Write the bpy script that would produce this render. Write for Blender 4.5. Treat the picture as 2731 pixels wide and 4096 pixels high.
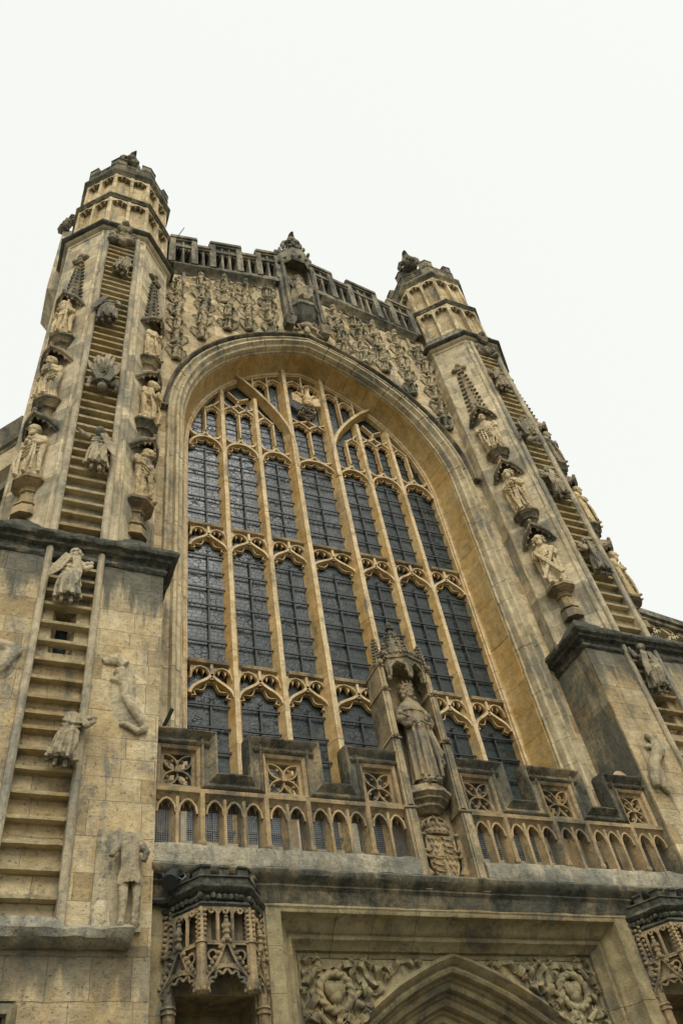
import bpy, bmesh, math, random
from mathutils import Vector, Matrix, noise
R_ = math.radians
pi = math.pi
for o in list(bpy.data.objects):
    bpy.data.objects.remove(o)
S = bpy.context.scene
COL = S.collection

# ------------------------------------------------------------------ camera
cam = bpy.data.cameras.new("camera")
co = bpy.data.objects.new("camera", cam)
COL.objects.link(co)
S.camera = co


def cam_rows(a, b, c):
    ca, sa, cb, sb, cc, sc = math.cos(a), math.sin(a), math.cos(b), math.sin(b), math.cos(c), math.sin(c)
    r0 = Vector((ca, sa, 0))
    f = Vector((-sa * cb, ca * cb, sb))
    u0 = r0.cross(f)
    return cc * r0 + sc * u0, -sc * r0 + cc * u0, f


cr, cu, cf = cam_rows(R_(-30.4829), R_(48.1048), R_(-11.7383))
m = Matrix.Identity(4)
for i in range(3):
    m[i][0], m[i][1], m[i][2] = cr[i], cu[i], -cf[i]
m.translation = Vector((-7.1755, -13.0186, 1.6))
co.matrix_world = m
cam.sensor_fit = 'VERTICAL'
cam.sensor_height = 24
cam.sensor_width = 36
cam.lens = 3301.83 / 4096 * 24
cam.clip_start = 0.1
cam.clip_end = 3000

# ------------------------------------------------------------------ sky, sun
SUN_EL, SUN_AZ = 50, -8          # azimuth measured from straight in front of the wall, towards its left
w = bpy.data.worlds.new("World")
S.world = w
w.use_nodes = True
nt = w.node_tree
bg = nt.nodes["Background"]
sky = nt.nodes.new("ShaderNodeTexSky")
sky.sky_type = 'NISHITA'
sky.sun_disc = False
sky.sun_elevation = R_(SUN_EL)
sky.sun_rotation = R_(180 + SUN_AZ)
hs = nt.nodes.new("ShaderNodeHueSaturation")
hs.inputs["Saturation"].default_value = 0.1
nt.links.new(sky.outputs[0], hs.inputs["Color"])
mx = nt.nodes.new("ShaderNodeMix")
mx.data_type = 'RGBA'
mx.inputs[0].default_value = 0.86
nt.links.new(hs.outputs[0], mx.inputs[6])
mx.inputs[7].default_value = (6.55, 6.72, 6.4, 1)     # closed, even cloud deck
nt.links.new(mx.outputs[2], bg.inputs["Color"])
bg.inputs["Strength"].default_value = 0.0915

sl = bpy.data.lights.new("sun", 'SUN')
sl.energy = 1.55
sl.angle = R_(40)
sl.color = (1.0, 0.965, 0.9)
so = bpy.data.objects.new("sun", sl)
COL.objects.link(so)
az = R_(SUN_AZ)
d = Vector((math.sin(az) * math.cos(R_(SUN_EL)), -math.cos(az) * math.cos(R_(SUN_EL)), math.sin(R_(SUN_EL))))
so.rotation_euler = d.to_track_quat('Z', 'Y').to_euler()
so.location = (-10, -30, 40)
S.view_settings.view_transform = 'Standard'
S.view_settings.look = 'None'
S.view_settings.exposure = 0.76
S.view_settings.gamma = 1
S.render.engine = 'CYCLES'
S.cycles.max_bounces = 6
S.cycles.diffuse_bounces = 2
S.cycles.use_adaptive_sampling = True


# ------------------------------------------------------------------ materials
class NB:
    def __init__(s, name):
        s.m = bpy.data.materials.new(name)
        s.m.use_nodes = True
        s.t = s.m.node_tree
        s.b = s.t.nodes["Principled BSDF"]

    def n(s, typ, **k):
        x = s.t.nodes.new(typ)
        for a, v in k.items():
            setattr(x, a, v)
        return x

    def set(s, node, key, val):
        if isinstance(val, bpy.types.NodeSocket):
            s.t.links.new(val, node.inputs[key])
        else:
            node.inputs[key].default_value = val

    def math(s, op, a, b=0.0, c=None, clamp=False):
        x = s.n("ShaderNodeMath", operation=op, use_clamp=clamp)
        s.set(x, 0, a)
        s.set(x, 1, b)
        if c is not None:
            s.set(x, 2, c)
        return x.outputs[0]

    def vmul(s, a, v):
        x = s.n("ShaderNodeVectorMath", operation='MULTIPLY')
        s.set(x, 0, a)
        s.set(x, 1, v)
        return x.outputs[0]

    def noise(s, vec, scale, detail=4, rough=0.6, dist=0.0):
        x = s.n("ShaderNodeTexNoise")
        s.set(x, "Vector", vec)
        s.set(x, "Scale", scale)
        s.set(x, "Detail", detail)
        s.set(x, "Roughness", rough)
        s.set(x, "Distortion", dist)
        return x.outputs[0]

    def ss(s, v, lo, hi):
        x = s.n("ShaderNodeMapRange", interpolation_type='SMOOTHSTEP')
        s.set(x, 0, v)
        s.set(x, 1, lo)
        s.set(x, 2, hi)
        return x.outputs[0]

    def mix(s, f, a, b, blend='MIX'):
        x = s.n("ShaderNodeMix", data_type='RGBA', blend_type=blend)
        s.set(x, 0, f)
        for i, v in ((6, a), (7, b)):
            if isinstance(v, bpy.types.NodeSocket):
                s.t.links.new(v, x.inputs[i])
            else:
                x.inputs[i].default_value = (*v, 1)
        return x.outputs[2]


LIGHT = (0.50, 0.405, 0.235)
MID = (0.42, 0.315, 0.165)
OCHRE = (0.41, 0.285, 0.125)
GREY = (0.17, 0.165, 0.13)
DARK = (0.035, 0.037, 0.029)


def stone(name, A=LIGHT, B=MID, ochre=0.3, grey=0.3, crust=0.0, top=0.5, block=True, bump=0.6, bw=0.62, bh=0.38,
          offs=(0, 0, 0), soot=0.0, greycol=GREY, mott=1.0, isl=0.2, front_pale=0.0, drip=()):
    N = NB(name)
    geo = N.n("ShaderNodeNewGeometry")
    P = geo.outputs["Position"]
    TN = geo.outputs["True Normal"]
    n1 = N.noise(P, 0.75, 7, 0.62)
    n2 = N.noise(N.vmul(P, (1, 1, 0.26)), 2.6, 8, 0.68, 0.5)
    n3 = N.noise(P, 11, 6, 0.7)
    n4 = N.noise(P, 60, 3, 0.65)
    n5 = N.noise(N.vmul(P, (1.3, 1.1, 0.8)), 1.7, 6, 0.62)
    n7 = N.noise(P, 4.2, 8, 0.72)
    bed = N.noise(N.vmul(P, (1.4, 1.4, 22)), 1.0, 5, 0.7)
    col = N.mix(N.ss(n1, 0.42, 0.58), A, B)
    hgt = N.math('MULTIPLY', n3, 0.75)
    val = N.math('MULTIPLY_ADD', N.math('SUBTRACT', n7, 0.5), 1.5 * mott, 1.0)
    if not block:
        val = N.math('MULTIPLY', val, N.math('MULTIPLY_ADD', geo.outputs['Random Per Island'], isl, 1 - isl / 2))
    if block:
        cr_ = N.n("ShaderNodeVectorMath", operation='CROSS_PRODUCT')
        N.set(cr_, 0, TN)
        N.set(cr_, 1, (0, 0, 1))
        nm = N.n("ShaderNodeVectorMath", operation='NORMALIZE')
        N.set(nm, 0, cr_.outputs[0])
        dt = N.n("ShaderNodeVectorMath", operation='DOT_PRODUCT')
        N.set(dt, 0, P)
        N.set(dt, 1, nm.outputs[0])
        sp = N.n("ShaderNodeSeparateXYZ")
        N.set(sp, 0, P)
        # courses of unequal height, joints slightly out of true
        zz = N.math('ADD', sp.outputs[2], N.math('MULTIPLY', N.math('SINE', N.math('MULTIPLY', sp.outputs[2], 2.9)), 0.11))
        wob = N.math('MULTIPLY', N.math('SUBTRACT', N.noise(P, 2.4, 3), 0.5), 0.05)
        cb = N.n("ShaderNodeCombineXYZ")
        N.set(cb, 0, N.math('ADD', dt.outputs["Value"], wob))
        N.set(cb, 1, N.math('ADD', zz, wob))
        br = N.n("ShaderNodeTexBrick")
        br.offset = 0.37
        br.squash = 1.5
        br.squash_frequency = 3
        N.set(br, "Vector", cb.outputs[0])
        br.inputs["Color1"].default_value = (0, 0, 0, 1)
        br.inputs["Color2"].default_value = (1, 1, 1, 1)
        br.inputs["Mortar"].default_value = (0.5, 0.5, 0.5, 1)
        N.set(br, "Scale", 1.0)
        N.set(br, "Mortar Size", 0.005)
        N.set(br, "Mortar Smooth", 0.5)
        N.set(br, "Brick Width", bw)
        N.set(br, "Row Height", bh)
        rnd = N.n("ShaderNodeSeparateColor")
        N.set(rnd, 0, br.outputs["Color"])
        rv = rnd.outputs[0]
        val = N.math('MULTIPLY', val, N.math('MULTIPLY_ADD', rv, 0.42, 0.79))
        col = N.mix(N.math('MULTIPLY', N.ss(rv, 0.3, 0.08), ochre * 1.4, clamp=True), col, OCHRE)
        hgt = N.math('ADD', hgt, N.math('MULTIPLY', rv, 0.35))
        joint = N.math('MULTIPLY', br.outputs["Fac"], N.ss(n7, 0.40, 0.58))
    col = N.mix(N.math('MULTIPLY', N.ss(n5, 0.50, 0.64), ochre * 1.2, clamp=True), col, OCHRE)
    if front_pale > 0:  # patchy paler tone on faces turned to the front
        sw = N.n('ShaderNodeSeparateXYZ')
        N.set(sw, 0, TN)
        wm = N.math('MULTIPLY', N.ss(N.math('MULTIPLY', sw.outputs[1], -1.0), 0.8, 0.97), front_pale)
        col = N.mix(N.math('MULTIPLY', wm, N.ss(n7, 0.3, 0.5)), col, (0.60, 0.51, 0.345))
    # grey lichen and soot with their own patchy, streaky outline
    gm = N.math('ADD', N.math('MULTIPLY', n2, 0.6), N.math('MULTIPLY', n1, 0.4))
    gm = N.math('ADD', gm, N.math('MULTIPLY', N.math('SUBTRACT', n3, 0.5), 0.3))
    lo = 0.585 - 0.23 * grey
    gmask = N.math('MULTIPLY', N.ss(gm, lo, lo + 0.11), 0.85)
    col = N.mix(gmask, col, greycol)
    if soot > 0:
        sm = N.math('ADD', N.math('MULTIPLY', N.noise(N.vmul(P, (1, 1, 0.4)), 1.5, 8, 0.7, 0.4), 0.8), N.math('MULTIPLY', n3, 0.2))
        lo = 0.62 - 0.24 * soot
        col = N.mix(N.math('MULTIPLY', N.ss(sm, lo, lo + 0.13), 0.8), col, (0.062, 0.063, 0.05))
    for zt_, ln_, am_ in drip:
        sz = N.n('ShaderNodeSeparateXYZ')
        N.set(sz, 0, P)
        dn = N.noise(N.vmul(P, (3.2, 3.2, 0.35)), 1.0, 7, 0.65)
        dz = N.math('DIVIDE', N.math('SUBTRACT', zt_, sz.outputs[2]), ln_)
        fall = N.math('MULTIPLY', N.ss(dz, 1.0, 0.0), N.ss(dz, -0.05, 0.02))
        dm = N.ss(N.math('ADD', N.math('MULTIPLY', fall, 0.34), dn), 0.60, 0.78)
        col = N.mix(N.math('MULTIPLY', N.math('MULTIPLY', dm, N.ss(fall, 0.0, 0.25)), am_), col, (0.085, 0.088, 0.072))
    pit = N.ss(N.noise(P, 21, 5, 0.72), 0.60, 0.68)
    col = N.mix(N.math('MULTIPLY', pit, 0.45), col, (0.10, 0.092, 0.066))
    if crust > 0:
        n6 = N.noise(N.vmul(P, (1, 1, 0.6)), 2.2, 9, 0.7)
        lo = 0.70 - 0.60 * crust
        cm = N.ss(n6, lo, lo + 0.22)
        col = N.mix(N.math('MULTIPLY', cm, 0.94), col, N.mix(N.ss(n3, 0.38, 0.66), DARK, (0.085, 0.086, 0.066)))
    if top > 0:
        sn = N.n("ShaderNodeSeparateXYZ")
        N.set(sn, 0, TN)
        tm = N.math('MULTIPLY', N.ss(N.math('ADD', sn.outputs[2], N.math('MULTIPLY', n3, 0.5)), 0.5, 0.95), top)
        col = N.mix(tm, col, (0.07, 0.073, 0.055))
    if block:
        col = N.mix(N.math('MULTIPLY', joint, 0.6), col, (0.10, 0.085, 0.055))
        hgt = N.math('SUBTRACT', hgt, N.math('MULTIPLY', br.outputs["Fac"], 0.9))
    v = N.math('ADD', N.math('MULTIPLY', n3, 0.6), N.math('MULTIPLY', n4, 0.5))
    v = N.math('ADD', v, N.math('MULTIPLY_ADD', bed, 0.25, 0.325))
    v = N.math('MULTIPLY', v, val)
    hv = N.n("ShaderNodeHueSaturation")
    N.set(hv, "Color", col)
    N.set(hv, "Value", v)
    N.set(N.b, "Base Color", hv.outputs[0])
    N.set(N.b, "Roughness", 0.92)
    N.set(N.b, "Specular IOR Level", 0.2)
    hgt = N.math('ADD', hgt, N.math('MULTIPLY', n4, 0.25))
    hgt = N.math('ADD', hgt, N.math('MULTIPLY', n7, 1.1))
    hgt = N.math('ADD', hgt, N.math('MULTIPLY', bed, 0.3))
    hgt = N.math('SUBTRACT', hgt, N.math('MULTIPLY', pit, 0.4))
    bp = N.n("ShaderNodeBump")
    N.set(bp, "Height", hgt)
    N.set(bp, "Strength", bump)
    N.set(bp, "Distance", 0.035)
    N.set(N.b, "Normal", bp.outputs[0])
    return N.m


M = {}
M['wall_low'] = stone('limestone_wall', A=(0.47, 0.385, 0.23), B=(0.40, 0.31, 0.17), grey=0.28, ochre=0.36, soot=0.0, bw=0.5, bh=0.42, bump=0.9, drip=((12.75, 1.7, 0.85), (6.1, 0.9, 0.6)))
M['wall'] = stone('sill_stone', grey=0.35, ochre=0.35, top=0.7)
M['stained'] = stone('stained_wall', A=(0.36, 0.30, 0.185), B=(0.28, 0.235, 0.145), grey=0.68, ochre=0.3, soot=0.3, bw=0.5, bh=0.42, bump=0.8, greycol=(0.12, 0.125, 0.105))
M['turret'] = stone('turret_stone', A=(0.54, 0.45, 0.285), B=(0.46, 0.375, 0.225), grey=0.46, soot=0.1, ochre=0.15, bw=0.7, bh=0.36, drip=((15.0, 1.6, 0.5), (17.4, 1.6, 0.5), (20.2, 1.6, 0.5)), greycol=(0.215, 0.21, 0.165))
M['panel'] = stone('panel_stone', A=(0.56, 0.455, 0.27), B=(0.49, 0.375, 0.195), grey=0.34, soot=0.15, ochre=0.22, bh=0.3)
M['ochre'] = stone('window_stone', A=(0.49, 0.345, 0.155), B=(0.46, 0.285, 0.095), grey=0.24, ochre=0.5, top=0.35, block=False, bump=0.4, front_pale=0.55)
M['reveal'] = stone('reveal_stone', A=(0.46, 0.325, 0.14), B=(0.43, 0.275, 0.09), grey=0.18, ochre=0.4, top=0.2, block=False, bump=0.4)
M['mould'] = stone('moulding_stone', A=(0.48, 0.40, 0.245), B=(0.41, 0.325, 0.185), grey=0.42, soot=0.08, ochre=0.12, block=False, bump=0.6)
M['rung'] = stone('ladder_stone', A=(0.47, 0.385, 0.22), B=(0.41, 0.31, 0.155), grey=0.3, ochre=0.35, top=0.5, block=False, bump=0.6)
M['rail'] = stone('ladder_rail_stone', A=(0.44, 0.37, 0.24), B=(0.37, 0.30, 0.185), grey=0.55, soot=0.2, ochre=0.1, block=False, bump=0.7, greycol=(0.19, 0.185, 0.15))
M['crust'] = stone('blackened_stone', A=(0.22, 0.19, 0.12), B=(0.15, 0.13, 0.09), grey=0.6, crust=0.68, top=0.3, block=False, bump=1.0)
M['sooty'] = stone('sooty_stone', A=(0.33, 0.28, 0.175), B=(0.25, 0.20, 0.12), grey=0.6, crust=0.48, top=0.85, block=False, bump=0.9, greycol=(0.12, 0.118, 0.09))
M['hoods'] = stone('sooty_canopy_stone', A=(0.34, 0.27, 0.16), B=(0.23, 0.185, 0.11), grey=0.6, crust=0.40, top=0.5, block=False, bump=0.9, greycol=(0.10, 0.098, 0.075))
M['parapet'] = stone('parapet_stone', A=(0.27, 0.24, 0.165), B=(0.185, 0.165, 0.115), grey=0.6, crust=0.38, top=0.6, block=False, bump=0.8, greycol=(0.085, 0.085, 0.067))
M['balcony'] = stone('balcony_stone', A=(0.36, 0.265, 0.14), B=(0.28, 0.195, 0.097), grey=0.5, soot=0.3, ochre=0.35, top=0.6, block=False, bump=0.7, greycol=(0.12, 0.113, 0.083))
M['coping'] = stone('balcony_coping_stone', A=(0.30, 0.24, 0.14), B=(0.20, 0.17, 0.11), grey=0.6, crust=0.50, top=0.95, block=False, bump=0.9, greycol=(0.10, 0.10, 0.078))
M['ledge'] = stone('ledge_stone', A=(0.27, 0.22, 0.13), B=(0.19, 0.16, 0.105), grey=0.65, crust=0.50, top=0.3, block=False, bump=0.8, greycol=(0.095, 0.098, 0.078))
M['plinth'] = stone('weathered_plinth_stone', A=(0.36, 0.32, 0.225), B=(0.27, 0.24, 0.165), grey=0.6, soot=0.28, ochre=0.05, top=0.2, block=False, bump=1.0, greycol=(0.17, 0.168, 0.135), mott=1.5)
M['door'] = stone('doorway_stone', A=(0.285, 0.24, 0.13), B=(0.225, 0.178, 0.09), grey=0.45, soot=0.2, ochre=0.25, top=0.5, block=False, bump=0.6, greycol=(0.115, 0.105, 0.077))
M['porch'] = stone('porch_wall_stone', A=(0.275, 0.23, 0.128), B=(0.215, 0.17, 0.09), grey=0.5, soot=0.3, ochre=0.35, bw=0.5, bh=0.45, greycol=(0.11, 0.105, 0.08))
M['canopy'] = stone('carved_canopy_stone', A=(0.31, 0.23, 0.128), B=(0.22, 0.165, 0.095), grey=0.5, soot=0.35, crust=0.2, top=0.7, block=False, bump=0.7, greycol=(0.085, 0.083, 0.064))
M['statue'] = stone('statue_stone', A=(0.58, 0.47, 0.285), B=(0.52, 0.395, 0.205), grey=0.28, soot=0.1, ochre=0.18, top=0.3, block=False, bump=0.8)
M['statue_grey'] = stone('weathered_statue_stone', A=(0.38, 0.315, 0.195), B=(0.3, 0.245, 0.15), grey=0.55, soot=0.28, ochre=0.1, top=0.55, block=False, bump=0.8, greycol=(0.115, 0.115, 0.092))
M['relief'] = stone('relief_stone', A=(0.47, 0.395, 0.25), B=(0.39, 0.325, 0.2), grey=0.42, soot=0.26, ochre=0.1, top=0.4, block=False, bump=0.9, greycol=(0.17, 0.168, 0.138))
M['angel'] = stone('gable_angel_stone', A=(0.52, 0.43, 0.265), B=(0.42, 0.345, 0.21), grey=0.42, soot=0.36, crust=0.08, ochre=0.1, top=0.95, block=False, bump=1.0, greycol=(0.115, 0.12, 0.095))
M['gable'] = stone('gable_wall_stone', A=(0.58, 0.47, 0.285), B=(0.5, 0.39, 0.22), grey=0.25, soot=0.04, ochre=0.3, top=0.5, bw=0.8, bh=0.42, bump=1.0)
M['king'] = stone('king_stone', A=(0.36, 0.285, 0.17), B=(0.29, 0.225, 0.13), grey=0.5, soot=0.22, ochre=0.12, top=0.4, block=False, bump=0.6, greycol=(0.13, 0.125, 0.098))
M['kingniche'] = stone('king_niche_stone', A=(0.37, 0.29, 0.165), B=(0.29, 0.225, 0.125), grey=0.55, soot=0.3, ochre=0.25, top=0.7, block=False, bump=0.7, greycol=(0.11, 0.108, 0.083))


def plain(name, c, rough=0.6, metal=0.0, nscale=20, amt=0.4):
    N = NB(name)
    geo = N.n("ShaderNodeNewGeometry")
    n = N.noise(geo.outputs["Position"], nscale, 4)
    col = N.mix(N.math('MULTIPLY', n, amt * 2, clamp=True), c, tuple(x * 0.5 for x in c))
    N.set(N.b, "Base Color", col)
    N.set(N.b, "Roughness", rough)
    N.set(N.b, "Metallic", metal)
    return N.m


M['iron'] = plain('black_iron', (0.02, 0.021, 0.02), 0.6)
M['wire'] = plain('galvanised_wire', (0.30, 0.31, 0.30), 0.5, 0.6)
M['lamp'] = plain('floodlight_metal', (0.035, 0.037, 0.036), 0.5, 0.3)
M['cable'] = plain('grey_cable', (0.28, 0.30, 0.30), 0.5)
M['lens'] = plain('floodlight_lens', (0.55, 0.42, 0.26), 0.3)
M['wood'] = plain('dark_oak', (0.05, 0.035, 0.02), 0.6, nscale=8)
M['paving'] = stone('paving_stone', A=(0.17, 0.16, 0.13), B=(0.14, 0.13, 0.105), grey=0.3, ochre=0.05, top=0, block=False, bump=0.2)


def glass_mat():
    N = NB('leaded_glass')
    geo = N.n("ShaderNodeNewGeometry")
    P = geo.outputs["Position"]
    sp = N.n("ShaderNodeSeparateXYZ")
    N.set(sp, 0, P)
    cb = N.n("ShaderNodeCombineXYZ")
    N.set(cb, 0, sp.outputs[0])
    N.set(cb, 1, sp.outputs[2])
    big = N.noise(cb.outputs[0], 1.3, 2)
    # small quarries, in places squarish, in places curving figures
    wv = N.n("ShaderNodeVectorMath", operation='ADD')
    nz = N.n("ShaderNodeTexNoise")
    N.set(nz, "Vector", cb.outputs[0])
    N.set(nz, "Scale", 5.0)
    N.set(nz, "Detail", 2)
    off = N.n("ShaderNodeVectorMath", operation='SCALE')
    N.set(off, 0, nz.outputs["Color"])
    N.set(off, "Scale", 0.05)
    N.set(wv, 0, cb.outputs[0])
    N.set(wv, 1, off.outputs[0])
    ve = N.n("ShaderNodeTexVoronoi", feature='DISTANCE_TO_EDGE')
    vf = N.n("ShaderNodeTexVoronoi", feature='F1')
    for x in (ve, vf):
        x.distance = 'EUCLIDEAN' if x is ve else 'EUCLIDEAN'
        N.set(x, "Vector", N.vmul(wv.outputs[0], (1, 1.5, 1)))
        N.set(x, "Scale", 6.2)
        N.set(x, "Randomness", 0.85)
    br = N.n("ShaderNodeTexBrick")
    N.set(br, "Vector", wv.outputs[0])
    N.set(br, "Scale", 1.0)
    N.set(br, "Brick Width", 0.19)
    N.set(br, "Row Height", 0.11)
    N.set(br, "Mortar Size", 0.008)
    br.inputs["Color1"].default_value = (0, 0, 0, 1)
    br.inputs["Color2"].default_value = (1, 1, 1, 1)
    which = N.ss(big, 0.49, 0.5)
    lead_v = N.ss(ve.outputs["Distance"], 0.075, 0.04)
    lead = N.mix(which, lead_v, br.outputs["Fac"])
    sc = N.n("ShaderNodeSeparateColor")
    N.set(sc, 0, vf.outputs["Color"])
    sb = N.n("ShaderNodeSeparateColor")
    N.set(sb, 0, br.outputs["Color"])
    rnd = N.mix(which, sc.outputs[0], sb.outputs[0])
    sr = N.n("ShaderNodeSeparateColor")
    N.set(sr, 0, rnd)
    rv = sr.outputs[0]
    hue = N.noise(cb.outputs[0], 2.2, 3)
    col = N.mix(N.ss(hue, 0.4, 0.62), (0.018, 0.036, 0.034), (0.040, 0.044, 0.034))
    col = N.mix(N.ss(rv, 0.2, 1.0), N.mix(0.55, col, (0.010, 0.014, 0.015)), col)
    col = N.mix(N.ss(N.noise(P, 1.1, 2), 0.55, 0.75), col, N.mix(0.5, col, (0.10, 0.11, 0.105)))
    col = N.mix(lead, col, (0.010, 0.011, 0.010))
    N.set(N.b, "Base Color", col)
    lr = N.n("ShaderNodeSeparateColor")
    N.set(lr, 0, lead)
    N.set(N.b, "Roughness", N.math('ADD', N.math('MULTIPLY', lr.outputs[0], 0.4), N.math('MULTIPLY_ADD', rv, 0.22, 0.16)))
    N.set(N.b, "Specular IOR Level", 0.4)
    h = N.math('ADD', N.math('MULTIPLY', lr.outputs[0], 0.9), N.math('MULTIPLY', rv, 0.5))
    h = N.math('ADD', h, N.noise(P, 22, 3))
    bp = N.n("ShaderNodeBump")
    N.set(bp, "Height", h)
    N.set(bp, "Strength", 0.2)
    N.set(bp, "Distance", 0.02)
    N.set(N.b, "Normal", bp.outputs[0])
    return N.m


M['glass'] = glass_mat()


# ------------------------------------------------------------------ mesh helpers
def seg_sweep(mb, path, prof, T, L=0.6, gap=0.006, seed=1, jit=0.004):
    rg = random.Random(seed)
    run, acc, lim = [path[0]], 0.0, L * rg.uniform(0.7, 1.2)
    for i in range(1, len(path)):
        a, b = Vector(path[i - 1]), Vector(path[i])
        run.append(path[i])
        acc += (b - a).length
        if acc >= lim or i == len(path) - 1:
            q = [Vector(p) for p in run]
            d0, d1 = (q[1] - q[0]).normalized(), (q[-1] - q[-2]).normalized()
            q[0] = q[0] + d0 * gap / 2
            q[-1] = q[-1] - d1 * gap / 2
            j, k = rg.uniform(-jit, jit), rg.uniform(-jit, jit)
            mb.sweep([tuple(p) for p in q], [(u + j, v + k) for u, v in prof], T)
            run, acc, lim = [path[i]], 0.0, L * rg.uniform(0.7, 1.2)


def lerp(a, b, t):
    return a + (b - a) * t


class MB:
    def __init__(s, mat=None):
        s.v, s.f = [], []
        s.M = Matrix.Identity(4) if mat is None else mat

    def add(s, vs, fs):
        o = len(s.v)
        s.v += [tuple(s.M @ Vector(p)) for p in vs]
        s.f += [tuple(i + o for i in f) for f in fs]

    def box(s, x0, x1, y0, y1, z0, z1):
        s.add([(x0, y0, z0), (x1, y0, z0), (x1, y1, z0), (x0, y1, z0), (x0, y0, z1), (x1, y0, z1), (x1, y1, z1), (x0, y1, z1)],
              [(0, 3, 2, 1), (4, 5, 6, 7), (0, 1, 5, 4), (1, 2, 6, 5), (2, 3, 7, 6), (3, 0, 4, 7)])

    def prism(s, pts, y0, y1):
        n = len(pts)
        s.add([(x, y0, z) for x, z in pts] + [(x, y1, z) for x, z in pts],
              [tuple(range(n)), tuple(range(2 * n - 1, n - 1, -1))] + [(i, (i + 1) % n, n + (i + 1) % n, n + i) for i in range(n)])

    def hprism(s, pts, z0, z1, pts1=None):
        n = len(pts)
        p1 = pts1 or pts
        s.add([(x, y, z0) for x, y in pts] + [(x, y, z1) for x, y in p1],
              [tuple(range(n)), tuple(range(2 * n - 1, n - 1, -1))] + [(i, (i + 1) % n, n + (i + 1) % n, n + i) for i in range(n)])

    def loft(s, rings):
        n = len(rings[0])
        vs = [p for r in rings for p in r]
        fs = []
        for k in range(len(rings) - 1):
            for i in range(n):
                j = (i + 1) % n
                fs.append((k * n + i, k * n + j, (k + 1) * n + j, (k + 1) * n + i))
        fs.append(tuple(range(n - 1, -1, -1)))
        fs.append(tuple(range((len(rings) - 1) * n, len(rings) * n)))
        s.add(vs, fs)

    def sweep(s, path, prof, T, closed=False, pclosed=True, caps=True):
        n = len(path)
        k = len(prof)
        vs = []
        P = [Vector(p) for p in path]
        for i in range(n):
            a = P[i] - P[i - 1] if (i > 0 or closed) else None
            b = P[(i + 1) % n] - P[i] if (i < n - 1 or closed) else None
            if a is not None and a.length < 1e-7: a = None
            if b is not None and b.length < 1e-7: b = None
            na = Vector((-a.y, a.x)).normalized() if a is not None else None
            nb = Vector((-b.y, b.x)).normalized() if b is not None else None
            if na is None: nn = nb
            elif nb is None: nn = na
            else:
                q = max(0.25, 1 + na.dot(nb))
                nn = (na + nb) / q
            for pa, pb in prof:
                vs.append(T(P[i].x + nn.x * pa, P[i].y + nn.y * pa, pb))
        fs = []
        m_ = n if closed else n - 1
        for i in range(m_):
            i2 = (i + 1) % n
            for j in range(k if pclosed else k - 1):
                j2 = (j + 1) % k
                fs.append((i * k + j, i2 * k + j, i2 * k + j2, i * k + j2))
        if not closed and caps and pclosed:
            fs.append(tuple(range(k - 1, -1, -1)))
            fs.append(tuple(range((n - 1) * k, n * k)))
        s.add(vs, fs)

    def tube(s, pts, r, n=8, flat=None):
        P = [Vector(p) for p in pts]
        rr = r if isinstance(r, (list, tuple)) else [r] * len(P)
        rings = []
        up = None
        for i, p in enumerate(P):
            t = (P[min(i + 1, len(P) - 1)] - P[max(i - 1, 0)]).normalized()
            if up is None:
                up = Vector((0, 0, 1)) if abs(t.z) < 0.9 else Vector((0, 1, 0))
            a = t.cross(up)
            if a.length < 1e-5: a = t.orthogonal()
            a.normalize()
            b = a.cross(t).normalized()
            up = b
            ring = []
            for k in range(n):
                q = p + (a * math.cos(2 * pi * k / n) + b * math.sin(2 * pi * k / n)) * rr[i]
                if flat: q = Vector((q.x, p.y + (q.y - p.y) * flat, q.z))
                ring.append(tuple(q))
            rings.append(ring)
        s.loft(rings)

    def ell(s, c, r, nu=12, nv=8, rot=None):
        if not isinstance(r, (tuple, list)): r = (r, r, r)
        c = Vector(c)
        rings = []
        for j in range(nv + 1):
            ph = -pi / 2 + pi * (0.04 + 0.92 * j / nv)
            ring = []
            for i in range(nu):
                th = 2 * pi * i / nu
                q = Vector((r[0] * math.cos(ph) * math.cos(th), r[1] * math.cos(ph) * math.sin(th), r[2] * math.sin(ph)))
                if rot is not None: q = rot @ q
                ring.append(tuple(c + q))
            rings.append(ring)
        s.loft(rings)

    def build(s, name, mat, parent=None, rough=0.0, rs=3.0, smooth=35, flip=False):
        me = bpy.data.meshes.new(name)
        bm = bmesh.new()
        vv = [bm.verts.new(p) for p in s.v]
        for f in s.f:
            try:
                bm.faces.new([vv[i] for i in f])
            except ValueError:
                pass
        if rough:
            for v in bm.verts:
                q = noise.noise_vector(v.co * rs) * rough + noise.noise_vector(v.co * rs * 3.1) * rough * 0.5
                v.co += q
        bmesh.ops.recalc_face_normals(bm, faces=bm.faces)
        bm.to_mesh(me)
        bm.free()
        me.materials.append(M[mat])
        if smooth:
            me.shade_smooth()
            me.set_sharp_from_angle(angle=R_(smooth))
        o = bpy.data.objects.new(name, me)
        COL.objects.link(o)
        if parent is not None:
            o.parent = parent
            o.location = -parent.location
        return o


def fr(u, v, w_): return (u, w_, v)        # front plane sweep: u=x, v=z, profile depth = y
def hz(u, v, w_): return (u, v, w_)        # plan sweep: profile second value = z


def tag(o, label, cat, group=None, kind=None):
    o['label'] = label
    o['category'] = cat
    if group: o['group'] = group
    if kind: o['kind'] = kind
    return o


def thing(name, label, cat, loc, group=None):
    o = bpy.data.objects.new(name, None)
    o.empty_display_size = 0.2
    COL.objects.link(o)
    o.location = loc
    return tag(o, label, cat, group, 'thing')


def sub(o, parent):            # make o a child of a part that shares its frame
    o.parent = parent
    o.location = (0, 0, 0)
    return o


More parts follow.
